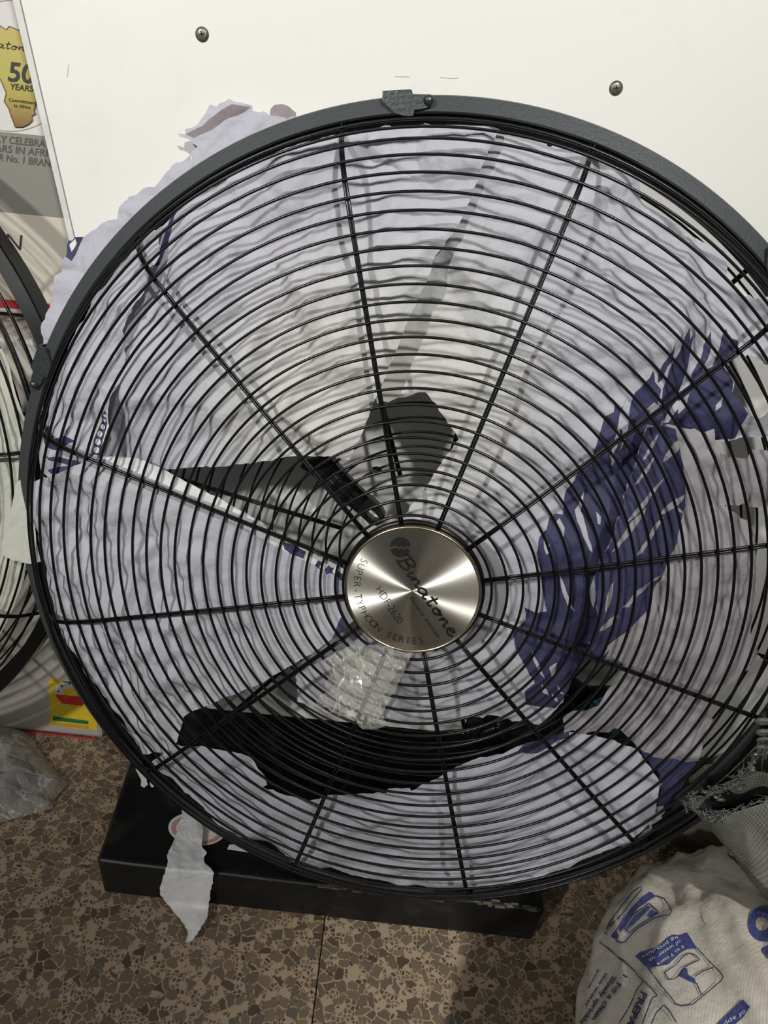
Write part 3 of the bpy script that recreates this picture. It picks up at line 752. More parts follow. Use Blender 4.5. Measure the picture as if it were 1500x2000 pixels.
# ================================================================ PAPER between the guards
S1 = [(300, 455), (380, 345), (500, 245), (600, 212), (700, 196), (830, 192), (930, 200), (985, 212), (966, 275), (940, 330), (905, 420), (890, 450), (851, 500), (837, 544), (807, 605), (790, 649), (772, 689), (755, 733), (743, 762), (734, 780), (722, 812), (711, 840), (700, 863), (682, 897), (650, 890), (633, 893), (560, 893), (500, 904), (400, 909), (317, 913), (250, 915), (170, 920), (150, 800), (170, 700), (220, 600)]
strip_line = [(338, 395), (349, 394), (334, 450), (322, 490), (310, 518), (298, 520), (312, 480), (326, 440)]
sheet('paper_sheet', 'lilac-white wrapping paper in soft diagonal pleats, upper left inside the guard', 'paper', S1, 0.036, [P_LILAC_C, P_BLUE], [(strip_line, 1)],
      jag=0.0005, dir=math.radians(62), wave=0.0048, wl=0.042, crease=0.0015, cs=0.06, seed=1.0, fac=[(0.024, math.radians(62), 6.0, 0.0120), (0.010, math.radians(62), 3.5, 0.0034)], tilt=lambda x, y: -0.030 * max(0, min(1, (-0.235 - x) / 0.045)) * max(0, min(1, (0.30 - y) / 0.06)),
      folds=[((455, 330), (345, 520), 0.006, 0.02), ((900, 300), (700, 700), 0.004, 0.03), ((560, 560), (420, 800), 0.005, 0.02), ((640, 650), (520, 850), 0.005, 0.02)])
S2 = [(700, 190), (850, 190), (1000, 203), (1100, 228), (1170, 262), (1225, 330), (1250, 350), (1256, 390), (1290, 412), (1310, 424), (1322, 432), (1362, 460), (1396, 478), (1412, 476), (1422, 488), (1426, 520), (1424, 536), (1436, 556), (1450, 580), (1462, 576), (1470, 584), (1500, 580), (1560, 592), (1580, 680), (1500, 714), (1479, 705), (1463, 693), (1445, 700), (1427, 710), (1424, 730), (1436, 745), (1428, 765), (1440, 780), (1452, 795), (1456, 806), (1480, 815), (1490, 800), (1530, 790), (1540, 850), (1440, 862), (1300, 860), (1240, 960), (1190, 1090), (1175, 1140), (1200, 1200), (1190, 1255), (1150, 1275), (1112, 1325), (1086, 1372), (1054, 1404), (1033, 1398), (1000, 1400), (962, 1391), (878, 1405), (780, 1398), (650, 1394), (601, 1390), (575, 1383), (574, 1311), (640, 1258), (690, 1215), (745, 1075), (774, 1031), (790, 1008), (830, 955), (860, 910), (895, 861), (870, 820), (830, 769), (800, 776), (735, 790), (720, 700), (690, 500)]
F_A = [(1227, 772), (1219, 790), (1212, 797), (1200, 790), (1197, 803), (1180, 812), (1172, 837), (1163, 867), (1157, 893), (1137, 905), (1130, 920), (1123, 942), (1107, 962), (1103, 985), (1100, 1008), (1085, 1006), (1073, 1014), (1067, 1034), (1053, 1047), (1047, 1077), (1055, 1107), (1058, 1143), (1067, 1190), (1048, 1198), (1025, 1190), (1027, 1213), (1000, 1232), (1007, 1260), (1023, 1287), (1043, 1320), (1023, 1337), (1027, 1367), (1083, 1371), (1100, 1345), (1133, 1310), (1160, 1270), (1190, 1230), (1190, 1150), (1180, 1090), (1210, 1010), (1240, 935), (1265, 860), (1300, 858), (1440, 860), (1456, 806), (1440, 780), (1428, 765), (1434, 745), (1424, 728), (1415, 712), (1400, 718), (1375, 730), (1360, 745), (1353, 760), (1335, 775), (1310, 790), (1285, 790), (1282, 778), (1270, 795), (1262, 830), (1240, 850), (1215, 900), (1205, 905), (1215, 860), (1212, 835), (1205, 850), (1192, 890), (1196, 862), (1208, 812)]
F_B = [(1273, 722), (1267, 737), (1252, 755), (1240, 767), (1230, 797), (1227, 827), (1215, 870), (1200, 910), (1230, 905), (1262, 850), (1283, 790), (1290, 760), (1278, 745), (1276, 730)]
F_C = [(1313, 665), (1307, 683), (1290, 710), (1283, 730), (1283, 748), (1292, 740), (1300, 715), (1310, 705)]
F_D = [(1343, 638), (1333, 657), (1325, 690), (1310, 713), (1302, 735), (1293, 757), (1291, 785), (1310, 790), (1333, 770), (1344, 740), (1350, 717), (1353, 683), (1354, 653), (1347, 663)]
F_E = [(1397, 648), (1383, 677), (1377, 703), (1360, 730), (1353, 757), (1366, 742), (1378, 728), (1390, 705), (1398, 678)]
F_F = [(1423, 643), (1414, 665), (1408, 690), (1398, 718), (1417, 712), (1430, 700), (1443, 683), (1446, 668), (1436, 662), (1428, 668)]
w_ = [[(1093, 1014), (1103, 1031), (1101, 1046), (1094, 1044), (1083, 1024)], [(1061, 1052), (1072, 1060), (1073, 1075), (1066, 1078), (1062, 1068)],
      [(1143, 965), (1140, 985), (1135, 1000), (1140, 1010), (1146, 1035), (1156, 1075), (1150, 1070), (1138, 1045), (1128, 1020), (1124, 1000), (1132, 990)],
      [(1210, 838), (1206, 860), (1198, 885), (1204, 902), (1198, 915), (1191, 890), (1198, 862)], [(1165, 1000), (1173, 1008), (1172, 1024), (1167, 1022)],
      [(1092, 1118), (1102, 1140), (1112, 1172), (1122, 1192), (1108, 1180), (1098, 1155)], [(1150, 1150), (1160, 1120), (1166, 1150), (1160, 1190), (1154, 1175)],
      [(1037, 1257), (1043, 1275), (1052, 1290), (1062, 1312), (1050, 1300), (1040, 1280)], [(1055, 1322), (1066, 1335), (1070, 1345), (1058, 1340)],
      [(1075, 1340), (1086, 1350), (1087, 1358), (1077, 1352)], [(1085, 1322), (1098, 1342), (1092, 1340)], [(1070, 1290), (1085, 1280), (1080, 1305), (1076, 1312)],
      [(1262, 800), (1277, 785), (1290, 795), (1280, 812), (1268, 822)], [(1330, 790), (1352, 772), (1345, 795), (1330, 812)], [(1290, 828), (1330, 785), (1335, 795), (1310, 828), (1300, 830)],
      [(1395, 790), (1410, 775), (1404, 792), (1394, 800)]]
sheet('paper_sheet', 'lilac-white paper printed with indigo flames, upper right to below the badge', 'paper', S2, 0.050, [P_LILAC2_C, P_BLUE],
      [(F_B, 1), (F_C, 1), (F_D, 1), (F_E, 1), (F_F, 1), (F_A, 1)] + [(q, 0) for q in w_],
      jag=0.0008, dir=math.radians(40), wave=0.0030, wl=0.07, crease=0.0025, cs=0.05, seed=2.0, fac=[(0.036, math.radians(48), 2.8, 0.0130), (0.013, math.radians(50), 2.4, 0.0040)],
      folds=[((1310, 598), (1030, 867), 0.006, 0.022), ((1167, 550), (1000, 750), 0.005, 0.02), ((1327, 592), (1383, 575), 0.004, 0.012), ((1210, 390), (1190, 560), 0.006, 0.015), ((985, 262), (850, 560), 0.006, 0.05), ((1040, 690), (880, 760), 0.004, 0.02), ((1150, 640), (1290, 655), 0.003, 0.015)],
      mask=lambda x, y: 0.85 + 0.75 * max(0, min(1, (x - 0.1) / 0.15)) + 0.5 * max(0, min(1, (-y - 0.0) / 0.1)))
S3 = [(300, 430), (322, 440), (310, 500), (290, 540), (283, 570), (262, 600), (240, 645), (247, 673), (237, 727), (230, 752), (217, 777), (213, 810), (203, 850), (200, 863), (190, 893), (177, 907), (160, 912), (145, 935), (110, 945), (70, 900), (60, 830), (80, 730), (130, 620), (190, 540), (240, 480)]
bl3 = [(82, 840), (92, 832), (100, 850), (104, 858), (125, 852), (140, 862), (146, 866), (128, 868), (120, 882), (104, 878), (92, 872), (84, 856)]
bl3b = [(92, 888), (112, 892), (130, 900), (150, 905), (165, 912), (148, 924), (110, 930), (94, 918), (104, 914), (130, 912), (112, 904)]
chain = [(213, 806), (204, 850), (200, 866), (192, 890), (179, 905), (173, 893), (176, 862), (184, 842), (198, 815), (206, 800)]
dots = []
for (cx, cy, r) in ((181, 896, 6), (184, 881, 6.4), (187, 865, 6.4), (190, 850, 6.2), (195, 836, 5.2), (201, 822, 4.6), (206, 811, 3.4)):
    dots.append([(cx + r * math.cos(t), cy + r * math.sin(t)) for t in np.linspace(0, 2 * PI, 12, endpoint=False)])
S3white = [(213, 802), (218, 790), (214, 812), (204, 862), (194, 893), (188, 898), (199, 860), (208, 815)]
sheet('paper_sheet', 'badly crumpled paper with a chain of white dots, far left of the guard', 'paper', S3, 0.021, [P_LILAC, P_BLUE, P_WHITE],
      [(bl3, 1), (bl3b, 1), (chain, 1)] + [(d, 2) for d in dots] + [(S3white, 2)], jag=0.0008, dir=math.radians(75), wave=0.003, wl=0.035, crease=0.0045, cs=0.034, seed=3.0, sp=0.0034, fac=[(0.020, 1.2, 1.5, 0.0075), (0.009, 0.7, 1.3, 0.0026)])
S4 = [(60, 930), (110, 925), (170, 900), (187, 897), (225, 894), (260, 897), (317, 915), (383, 950), (433, 978), (500, 1013), (535, 1038), (600, 1076), (676, 1116), (720, 1140), (720, 1200), (690, 1214), (640, 1255), (577, 1297), (552, 1312), (488, 1347), (424, 1376), (352, 1411), (346, 1448), (330, 1475), (255, 1480), (170, 1380), (100, 1240), (60, 1080)]
xb = [(553, 1058), (575, 1064), (598, 1078), (592, 1092), (570, 1082), (556, 1072)]
xs = [[(614, 1106), (621, 1096), (631, 1101), (622, 1110), (628, 1116), (620, 1112)], [(633, 1115), (641, 1106), (646, 1112), (652, 1110), (648, 1120), (652, 1126), (643, 1122), (636, 1126)], [(655, 1126), (661, 1116), (666, 1122), (673, 1122), (668, 1132), (672, 1138), (662, 1134)]]
tip = [(648, 1250), (655, 1232), (664, 1210), (669, 1202), (674, 1216), (680, 1224), (668, 1236), (656, 1246)]
cream4 = [(187, 896), (260, 897), (317, 915), (383, 950), (433, 978), (535, 1038), (676, 1116), (676, 1136), (600, 1098), (500, 1046), (400, 985), (300, 940), (215, 915)]
sheet('paper_sheet', 'pale lilac paper with a small printed border, left of the centre badge', 'paper', S4, 0.022, [P_LILAC2, P_BLUE, P_WHITE],
      [(cream4, 2), (xb, 1), (tip, 1)] + [(q, 1) for q in xs], jag=0.0004, dir=math.radians(95), wave=0.0018, wl=0.06, crease=0.0035, cs=0.042, seed=4.0, fac=[(0.027, 1.5, 1.6, 0.0120), (0.011, 0.9, 1.3, 0.0040)],
      mask=lambda x, y: 0.25 + 1.0 * max(0, min(1, (-0.16 - x) / 0.1)))
S5 = [(346, 1448), (390, 1450), (450, 1462), (473, 1466), (492, 1482), (505, 1502), (522, 1518), (523, 1530), (514, 1536), (560, 1552), (600, 1561), (650, 1550), (690, 1547), (755, 1552), (757, 1543), (800, 1540), (803, 1546), (840, 1525), (900, 1490), (930, 1474), (1000, 1460), (1100, 1432), (1160, 1436), (1240, 1462), (1290, 1522), (1272, 1600), (1222, 1650), (1110, 1700), (960, 1732), (800, 1734), (600, 1692), (430, 1606), (290, 1496)]
b5 = [(1010, 1466), (1040, 1440), (1080, 1428), (1110, 1418), (1112, 1440), (1080, 1455), (1050, 1474), (1030, 1472)]
sheet('paper_sheet', 'greyish lilac paper along the bottom inside the guard, above the black base', 'paper', S5, 0.026, [P_LILAC, P_BLUE], [(b5, 1)], jag=0.0005, dir=math.radians(20), wave=0.003, wl=0.06, crease=0.002, cs=0.06, seed=5.0, fac=[(0.036, 0.4, 2.5, 0.0115), (0.013, 0.5, 2.0, 0.0034)], folds=[((610, 1645), (970, 1500), 0.008, 0.03), ((1100, 1440), (1290, 1520), 0.006, 0.02)])
S6 = [(1265, 829), (1290, 832), (1300, 830), (1345, 836), (1365, 842), (1390, 834), (1394, 862), (1405, 882), (1420, 892), (1444, 893), (1460, 894), (1467, 878), (1500, 880), (1540, 900), (1540, 1000), (1492, 998), (1464, 994), (1458, 988), (1436, 989), (1416, 988), (1438, 1003), (1462, 1020), (1474, 1034), (1474, 1150), (1470, 1260), (1491, 1290), (1440, 1330), (1388, 1360), (1382, 1396), (1394, 1407), (1388, 1418), (1373, 1437), (1376, 1453), (1363, 1466), (1363, 1484), (1320, 1488), (1275, 1481), (1210, 1434), (1100, 1430), (1102, 1398), (1138, 1383), (1167, 1372), (1215, 1327), (1228, 1296), (1190, 1290), (1150, 1284), (1148, 1250), (1165, 1200), (1160, 1130), (1172, 1090), (1200, 1030), (1240, 920)]
B6 = [(1290, 832), (1264, 836), (1240, 920), (1200, 1030), (1172, 1090), (1160, 1130), (1165, 1200), (1150, 1250), (1150, 1290), (1180, 1290), (1200, 1250), (1270, 1185), (1285, 1140), (1300, 1110), (1322, 1060), (1340, 990), (1336, 940), (1326, 880), (1322, 840)]
def lens(a, b, w, wob=0.25):
    a = np.array(a, float); b = np.array(b, float); d = b - a; L = np.linalg.norm(d); d /= L; n = np.array([-d[1], d[0]])
    up = [(0, 0), (0.12, 0.7), (0.3, 1.0 - wob), (0.5, 1.0), (0.7, 0.85), (0.88, 0.55), (1, 0)]; lo = [(0.85, -0.4), (0.65, -0.8), (0.42, -0.7), (0.2, -0.5)]
    return [tuple(a + d * t * L + n * q * w / 2) for t, q in up + lo]
st6 = [lens((1192, 1075), (1262, 990), 13), lens((1222, 1020), (1300, 935), 11), lens((1240, 1078), (1300, 1015), 13), lens((1292, 1010), (1338, 965), 14), lens((1212, 1180), (1290, 1120), 13),
       lens((1168, 1225), (1205, 1195), 14), lens((1172, 1280), (1262, 1190), 14), lens((1296, 905), (1335, 850), 13), lens((1240, 950), (1282, 890), 8), lens((1195, 1130), (1180, 1190), 10), lens((1255, 900), (1290, 850), 9), lens((1310, 985), (1338, 1005), 6)]
sheet('paper_sheet', 'torn dusky paper with indigo and white stripes, right side of the guard', 'paper', S6, 0.029, [P_WARM, P_BLUE], [(B6, 1)] + [(q, 0) for q in st6],
      jag=0.0007, dir=math.radians(84), wave=0.0050, wl=0.026, crease=0.0025, cs=0.05, seed=6.0, fac=[(0.017, math.radians(84), 4.0, 0.0090), (0.009, math.radians(70), 2.0, 0.0030)])
S7 = [(1240, 1462), (1275, 1476), (1320, 1484), (1363, 1480), (1352, 1510), (1330, 1545), (1300, 1580), (1262, 1600), (1285, 1540), (1290, 1515)]
sheet('paper_sheet', 'dark indigo printed paper corner at the lower right inside the guard', 'paper', S7, 0.029, [P_BLUE], jag=0.0008, crease=0.003, cs=0.03, seed=7.0, fac=[(0.02, 1.0, 2.0, 0.004)])
S8 = [(1205, 1655), (1225, 1620), (1270, 1588), (1292, 1560), (1300, 1590), (1275, 1632), (1245, 1655)]
sheet('paper_scrap', 'small shredded paper scrap caught low on the right edge of the guard', 'paper', S8, 0.03, [P_LILAC, P_BLUE], [([(1222, 1630), (1262, 1600), (1270, 1620), (1235, 1650)], 1), ([(1262, 1596), (1280, 1575), (1285, 1590)], 1)], jag=0.0016, crease=0.004, cs=0.014, seed=8.0, sp=0.003)
# paper that sticks out behind the rim, upper left
def rim_scrap(label, px, mats, prints=(), **k):
    return tag(sheet('paper_scrap', label, 'paper', px, 0.10, mats, prints, rmax=0.6, zfun=lambda r: -0.099, **k), group='torn paper behind the rim')
rim_scrap('torn paper edge with a fuzzy purple tear rising above the guard rim, upper left', [(346, 260), (362, 252), (385, 244), (398, 226), (430, 200), (447, 192), (470, 200), (492, 206), (493, 216), (560, 232), (640, 214), (640, 250), (520, 300), (440, 330), (385, 350), (372, 296), (385, 286), (372, 274), (352, 268)],
          [P_LILAC, paper_mat('paper_tear', (0.27, 0.22, 0.235), (0.18, 0.15, 0.16), scale=30)], [([(362, 262), (395, 246), (430, 216), (452, 203), (488, 209), (478, 217), (436, 236), (412, 254), (378, 270)], 1)], jag=0.0012, dir=math.radians(30), wave=0.0016, wl=0.02, crease=0.001, seed=11.0, sp=0.003)
rim_scrap('tiny purple-grey paper tab poking above the guard rim', [(527, 212), (534, 204), (549, 202), (562, 206), (577, 219), (574, 240), (540, 250), (530, 238)], [paper_mat('paper_tab', (0.25, 0.21, 0.215), (0.32, 0.28, 0.29), scale=30)], jag=0.0008, crease=0.0015, cs=0.02, seed=12.0, sp=0.003)
rim_scrap('long curled paper margin running behind the left rim of the guard', [(370, 302), (370, 345), (300, 430), (230, 500), (170, 590), (120, 700), (92, 760), (62, 730), (82, 660), (76, 640), (95, 590), (104, 545), (118, 525), (128, 500), (130, 470), (146, 463), (162, 462), (192, 440), (228, 428), (232, 405), (252, 384), (300, 366), (330, 330)], [P_LILAC, P_BLUE, P_WHITE], [([(126, 500), (132, 470), (146, 463), (160, 463), (150, 485), (138, 510)], 1), ([(134, 478), (146, 466), (148, 476), (138, 492)], 2)], jag=0.0010, dir=math.radians(55), wave=0.0022, wl=0.03, crease=0.003, cs=0.03, seed=13.0, sp=0.0036)

# ---------------------------------------------------------------- crumpled clear film hanging from the badge
def film(name, px, z0, amp, seed, sp=0.0034, lift=None):
    O = resample([disc(x, y, z0) for x, y in px], 0.004, 0.0010, np.random.default_rng(int(seed)))
    V, F, _ = cdt_mesh(O, [], sp)
    vs = []
    for x, y in V:
        u_ = x * 0.86 + y * 0.5; v_ = -x * 0.5 + y * 0.86; d = noise.voronoi((u_ / 0.018, v_ / 0.045, seed))[0]; e = noise.voronoi((x / 0.007, y / 0.016, seed + 3))[0]
        vs.append((x, y, z0 + amp * min(1.2, d[1] - d[0]) + amp * 0.45 * min(1, e[1] - e[0]) + amp * 0.8 * noise.noise((x * 30, y * 30, seed))))
    return vs, [tuple(int(i) for i in t) for t in F]
mb = MB()
fo = [(676, 1268), (690, 1262), (730, 1262), (770, 1268), (806, 1274), (798, 1290), (790, 1310), (778, 1335), (760, 1365), (752, 1380), (750, 1422), (735, 1425), (708, 1423), (692, 1402), (680, 1400), (655, 1390), (640, 1380), (622, 1372), (618, 1364), (640, 1352), (636, 1330), (648, 1312), (640, 1292), (636, 1280), (665, 1272)]
mb.add(*film('a', fo, 0.009, 0.011, 21.0))
fo2 = [(652, 1292), (690, 1272), (728, 1288), (762, 1276), (786, 1300), (768, 1322), (752, 1350), (742, 1398), (716, 1408), (702, 1380), (672, 1372), (644, 1350), (660, 1322)]
mb.add(*film('b', fo2, 0.019, 0.012, 25.0))
tag(mb.build('plastic_wrap', M_FILM, None, False, FM), 'crumpled clear plastic wrap hanging under the steel badge', 'plastic wrap')

# ================================================================ LEFT FAN (a second guard, mostly outside the frame)
def copy_tree(o, parent=None):
    c = o.copy(); COL.objects.link(c)
    if parent is not None: c.parent = parent
    for ch in list(o.children): copy_tree(ch, c)
    return c
yaw, lean = -0.03, 0.16
nz_ = Vector((math.sin(yaw) * math.cos(lean), -math.cos(yaw) * math.cos(lean), math.sin(lean))); ux = Vector((math.cos(yaw), math.sin(yaw), 0)); uy = nz_.cross(ux)
if uy.z < 0: uy = -uy
LM = Matrix(((ux.x, uy.x, nz_.x, 0), (ux.y, uy.y, nz_.y, 0), (ux.z, uy.z, nz_.z, 0), (0, 0, 0, 1)))
lf = copy_tree(fan); lf.matrix_world = Matrix.Translation((-0.738, 0.752, 0.473)) @ LM @ Matrix.Translation((0, 0, 0.062)) @ Matrix.Rotation(math.radians(6), 4, 'Z')
tag(lf, 'second black wire fan guard cut off by the left edge of the photo', 'fan guard')
for c_ in lf.children:
    if c_.name.startswith(('rim', 'rear_rim')): c_.data = c_.data.copy(); c_.data.materials[0] = M_WIRE
bpy.context.view_layer.update()
LFM = lf.matrix_world.copy()
# old paper stuffed in that guard
def lf_local(px, py, z):
    M = np.array(LFM); R_ = M[:3, :3]; c = M[:3, 3]; o_ = R_.T @ (CAMP - c); d = R_.T @ ray(px, py); t = (z - o_[2]) / d[2]
    return (o_[0] + d[0] * t, o_[1] + d[1] * t)
lp = [(-160, 680), (-60, 660), (0, 682), (20, 690), (45, 700), (58, 705), (55, 740), (58, 765), (42, 770), (36, 760), (48, 830), (66, 1000), (64, 1130), (50, 1200), (20, 1260), (-40, 1300), (-160, 1300)]
O = resample([lf_local(x, y, -0.035) for x, y in lp], 0.006, 0.0008)
O = [(x, y) if math.hypot(x, y) < 0.37 else (x * 0.37 / math.hypot(x, y), y * 0.37 / math.hypot(x, y)) for x, y in O]
V, F, _ = cdt_mesh(O, [], 0.006); opt = dict(dir=1.2, wave=0.004, wl=0.05, crease=0.0045, cs=0.05, seed=31.0)
tag(mesh('paper_sheet', [(x, y, -0.037 + crumple(x, y, opt)) for x, y in V], [tuple(int(i) for i in t) for t in F], P_OLD, None, True, LFM), 'creamy crumpled paper stuffed inside the left-hand fan guard', 'paper')
lq = [(20, 950), (36, 935), (44, 900), (50, 960), (56, 1010), (66, 1060), (78, 1098), (60, 1100), (30, 1090), (12, 1078), (8, 1060), (14, 1020)]
O = resample([lf_local(x, y, 0.012) for x, y in lq], 0.005); V, F, _ = cdt_mesh(O, [], 0.006)
tag(mesh('paper_flap', [(x, y, 0.012 + 0.012 * math.sin(30 * x + 20 * y)) for x, y in V], [tuple(int(i) for i in t) for t in F], P_OLD, None, True, LFM), 'curled cream paper flap between the two fan guards', 'paper')
# plinth that carries the left guard, outside the frame
mb = MB(); mb.box((-0.86, 0.71, 0.031), (0.44, 0.15, 0.062), 0.006)
tag(mb.build('base_plinth', M_BASE, None), 'low black plinth under the left fan guard, left of the clear bag', 'plinth')

# ================================================================ CARTONS
def carton(name, label, x0, x1, y0, y1, z0, z1, m):
    e = empty(name, ((x0 + x1) / 2, y0, z0)); tag(e, label, 'box')
    b = MB(); b.box(((x0 + x1) / 2, (y0 + y1) / 2, (z0 + z1) / 2), (x1 - x0, y1 - y0, z1 - z0), 0.006)
    child(b.build('carton_body', m, None), e); return e
CY = 0.91
up = carton('carton', 'tall white and grey printed carton, partly hidden by the board edge', -1.15, -0.10, CY, 1.45, 0.604, 1.45, M_CARD)
def pc(o, e): return child(o, e)
c1 = on_y(CY - 0.0006); c2 = on_y(CY - 0.0011); c3 = on_y(CY - 0.0016)
pc(print_poly('grey_band', [[(-260, 231), (130, 270), (170, 430), (-260, 387)]], c1, M_GREY, None), up)
pc(print_poly('beige_panel', [[(-260, 387.5), (170, 430.5), (200, 605), (-260, 560)]], c1, M_CARDB, None), up)
pc(print_poly('red_stripe', [[(-260, 559), (180, 601), (184, 617), (-260, 577)]], c2, M_RED, None), up)
pc(print_text('slogan_lettering', [('PROUDLY CELEBRATING', (-66, 271.5), (128, 291.5), 14, 0.016, 0), ('50 YEARS IN AFRICA', (-56, 290.5), (120, 308.5), 14, 0.016, 0), ('YOUR No. 1 BRAND', (-40, 309), (110, 327), 14, 0.016, 0)], c2, M_TEXTG, None), up)
pc(print_text('product_lettering', [('FAN', (-44, 480), (41, 488.5), 30, 0.0, 0)], c2, M_TEXT, None), up)
AF = [(0, 50), (12, 58), (18, 51), (36, 59), (60, 62), (75, 64), (86, 90), (98, 128), (84, 162), (72, 190), (69, 206), (66, 216), (69, 222), (62, 227), (63, 235), (55, 243), (43, 248), (29, 248), (26, 238), (20, 223), (17, 212), (8, 198), (12, 182), (8, 172), (0, 154), (-20, 150), (-46, 130), (-52, 90), (-36, 60), (-12, 47)]
pc(print_poly('map_emblem', [AF], c2, M_GOLD, None), up)
pc(print_lines('map_outline', [AF], 1.6, c3, mat('map_edge', (0.10, 0.05, 0.03), 0.5), None, True), up)
ci = [(22 + 122 * math.cos(t), 128 + 128 * math.sin(t)) for t in np.linspace(0, 2 * PI, 72, endpoint=False)]
pc(print_lines('ring_line', [ci], 1.6, c1, M_TAN, None, True), up)
pc(print_text('anniversary_lettering', [('50', (15, 157.5), (66, 163), 37, 0.022, 0), ('YEARS', (18.5, 174), (64, 179), 11.5, 0.02, 0), ('Commitment', (16.5, 197.5), (68, 204), 6.5, 0.012, 0), ('to Africa', (26, 208.5), (59, 213), 6.5, 0.012, 0)], c3, M_TEXT, None), up)
pc(script('maker_script', (-46, 88), (60, 101), 15, 1.7, c3, M_TEXT, None), up)
LY = 0.842
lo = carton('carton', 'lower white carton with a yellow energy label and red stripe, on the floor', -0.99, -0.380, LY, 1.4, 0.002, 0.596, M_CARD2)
l1 = on_y(LY - 0.0006); l2 = on_y(LY - 0.0011); l3 = on_y(LY - 0.0016)
pc(print_poly('red_stripe', [[(-120, 1402), (30, 1424), (188, 1441), (190, 1450), (30, 1434), (-120, 1412)]], l1, M_RED, None), lo)
LB = print_poly('energy_label', [[(96, 1325), (150, 1331), (192, 1337), (190, 1426), (140, 1422), (97, 1414)]], l1, M_YEL, None); pc(LB, lo)
def arc(cx, cy, r0, r1, a, b, n=14):
    A = [(cx + r1 * math.cos(t), cy - r1 * 0.95 * math.sin(t)) for t in np.linspace(a, b, n)]
    return A + [(cx + r0 * math.cos(t), cy - r0 * 0.95 * math.sin(t)) for t in np.linspace(b, a, n)]
for nm, pl, m in (('rating_arc', [arc(136, 1357, 15, 31, 0.0, PI - 0.05)], M_LWHITE), ('red_bowl', [[(107, 1356), (170, 1362), (160, 1379), (120, 1374)]], M_LRED), ('green_bar', [[(103, 1399), (172, 1408), (172, 1415), (103, 1407)]], M_LGREEN),
                  ('orange_bar', [[(103, 1410), (172, 1418), (172, 1424), (103, 1416)]], M_GRN), ('top_line', [[(96, 1327), (190, 1338), (190, 1340), (96, 1329)]], M_GRN)):
    o = print_poly(nm, pl, l2, m, None); o.parent = LB
def star(cx, cy, r): return [(cx + (r if k % 2 == 0 else r * 0.42) * math.sin(k * PI / 5), cy - (r if k % 2 == 0 else r * 0.42) * math.cos(k * PI / 5)) for k in range(10)]
o = print_poly('rating_star', [star(136 + 23 * math.cos(t), 1357 - 22 * math.sin(t), 3.4) for t in (2.85, 2.3, 1.57, 0.85, 0.3)], l3, M_TEXT, None); o.parent = LB

# ================================================================ BLACK BASE
mb = MB()
bmq = bmesh.new()
top = [(-0.291, 0.594), (0.230, 0.587), (0.222, 0.98), (-0.325, 0.98)]; bot = [(-0.289, 0.598), (0.226, 0.591), (0.222, 0.98), (-0.325, 0.98)]
vt = [bmq.verts.new((x, y, 0.0625)) for x, y in top]; vb = [bmq.verts.new((x, y, 0.0005)) for x, y in bot]
bmq.faces.new(vt); bmq.faces.new(vb[::-1])
for i in range(4): bmq.faces.new((vt[i], vb[i], vb[(i + 1) % 4], vt[(i + 1) % 4]))
bmesh.ops.recalc_face_normals(bmq, faces=bmq.faces)
bmesh.ops.bevel(bmq, geom=bmq.edges[:], offset=0.005, segments=3, affect='EDGES', profile=0.5)
bmesh.ops.subdivide_edges(bmq, edges=[e for e in bmq.edges if e.calc_length() > 0.05], cuts=12, use_grid_fill=True)
for v in bmq.verts: v.co += Vector((0, 0.0012 * noise.noise(v.co * 14), 0.0012 * noise.noise(v.co * 17)))
mb.add_bm(bmq)
base = empty('base_plinth', (-0.03, 0.594, 0)); tag(base, 'scuffed black rectangular plinth on the terrazzo floor under the main fan guard', 'plinth')
body = child(mb.build('plinth_body', M_BASE, None, False), base)
BT = 0.0640
bt = on_z(BT)
circ = [(385 + 58 * math.cos(t), 1622 + 33 * math.sin(t) - 0.0) for t in np.linspace(0, 2 * PI, 40, endpoint=False)]
circ = [(385 + 56 * math.cos(t) + 6 * math.sin(t), 1620 + 32 * math.sin(t)) for t in np.linspace(0, 2 * PI, 40, endpoint=False)]
v, f = poly_thick([on_z(BT)(x, y)[:2] for x, y in circ], [], 0, 0.0006)
stick = child(mesh('round_sticker', [(x, y, BT + 0.0003 + z) for x, y, z in v], f, M_STICK), base)
cin = [[(385 + s * (56 * math.cos(t) + 6 * math.sin(t)), 1620 + s * 32 * math.sin(t)) for t in np.linspace(0, 2 * PI, 40, endpoint=False)] for s in (0.90, 0.74)]
V, F, _ = cdt_mesh(cin[0], [(cin[1], -1)], 1, False)
o = mesh('sticker_ring', [on_z(BT + 0.0012)(x, y) for x, y in V], [tuple(int(i) for i in t) for t in F], M_STRED); o.parent = stick
# keep parent chain in world coordinates
o.matrix_parent_inverse = Matrix.Translation(-Vector(base.location)) if False else Matrix.Identity(4)
for pl in ([(444, 1659), (448, 1651), (462, 1650), (466, 1644), (475, 1647), (477, 1652), (507, 1664), (500, 1667)], [(265, 1503), (272, 1500), (291, 1517), (286, 1525), (289, 1533), (282, 1539), (275, 1535), (276, 1524)], [(292, 1527), (299, 1522), (308, 1533), (298, 1538), (294, 1536)]):
    v, f = poly_thick([on_z(BT)(x, y)[:2] for x, y in pl], [], 0, 0.0008)
    child(mesh('sticker_remnant', [(x, y, BT + 0.0002 + z) for x, y, z in v], f, M_CHIP), base)
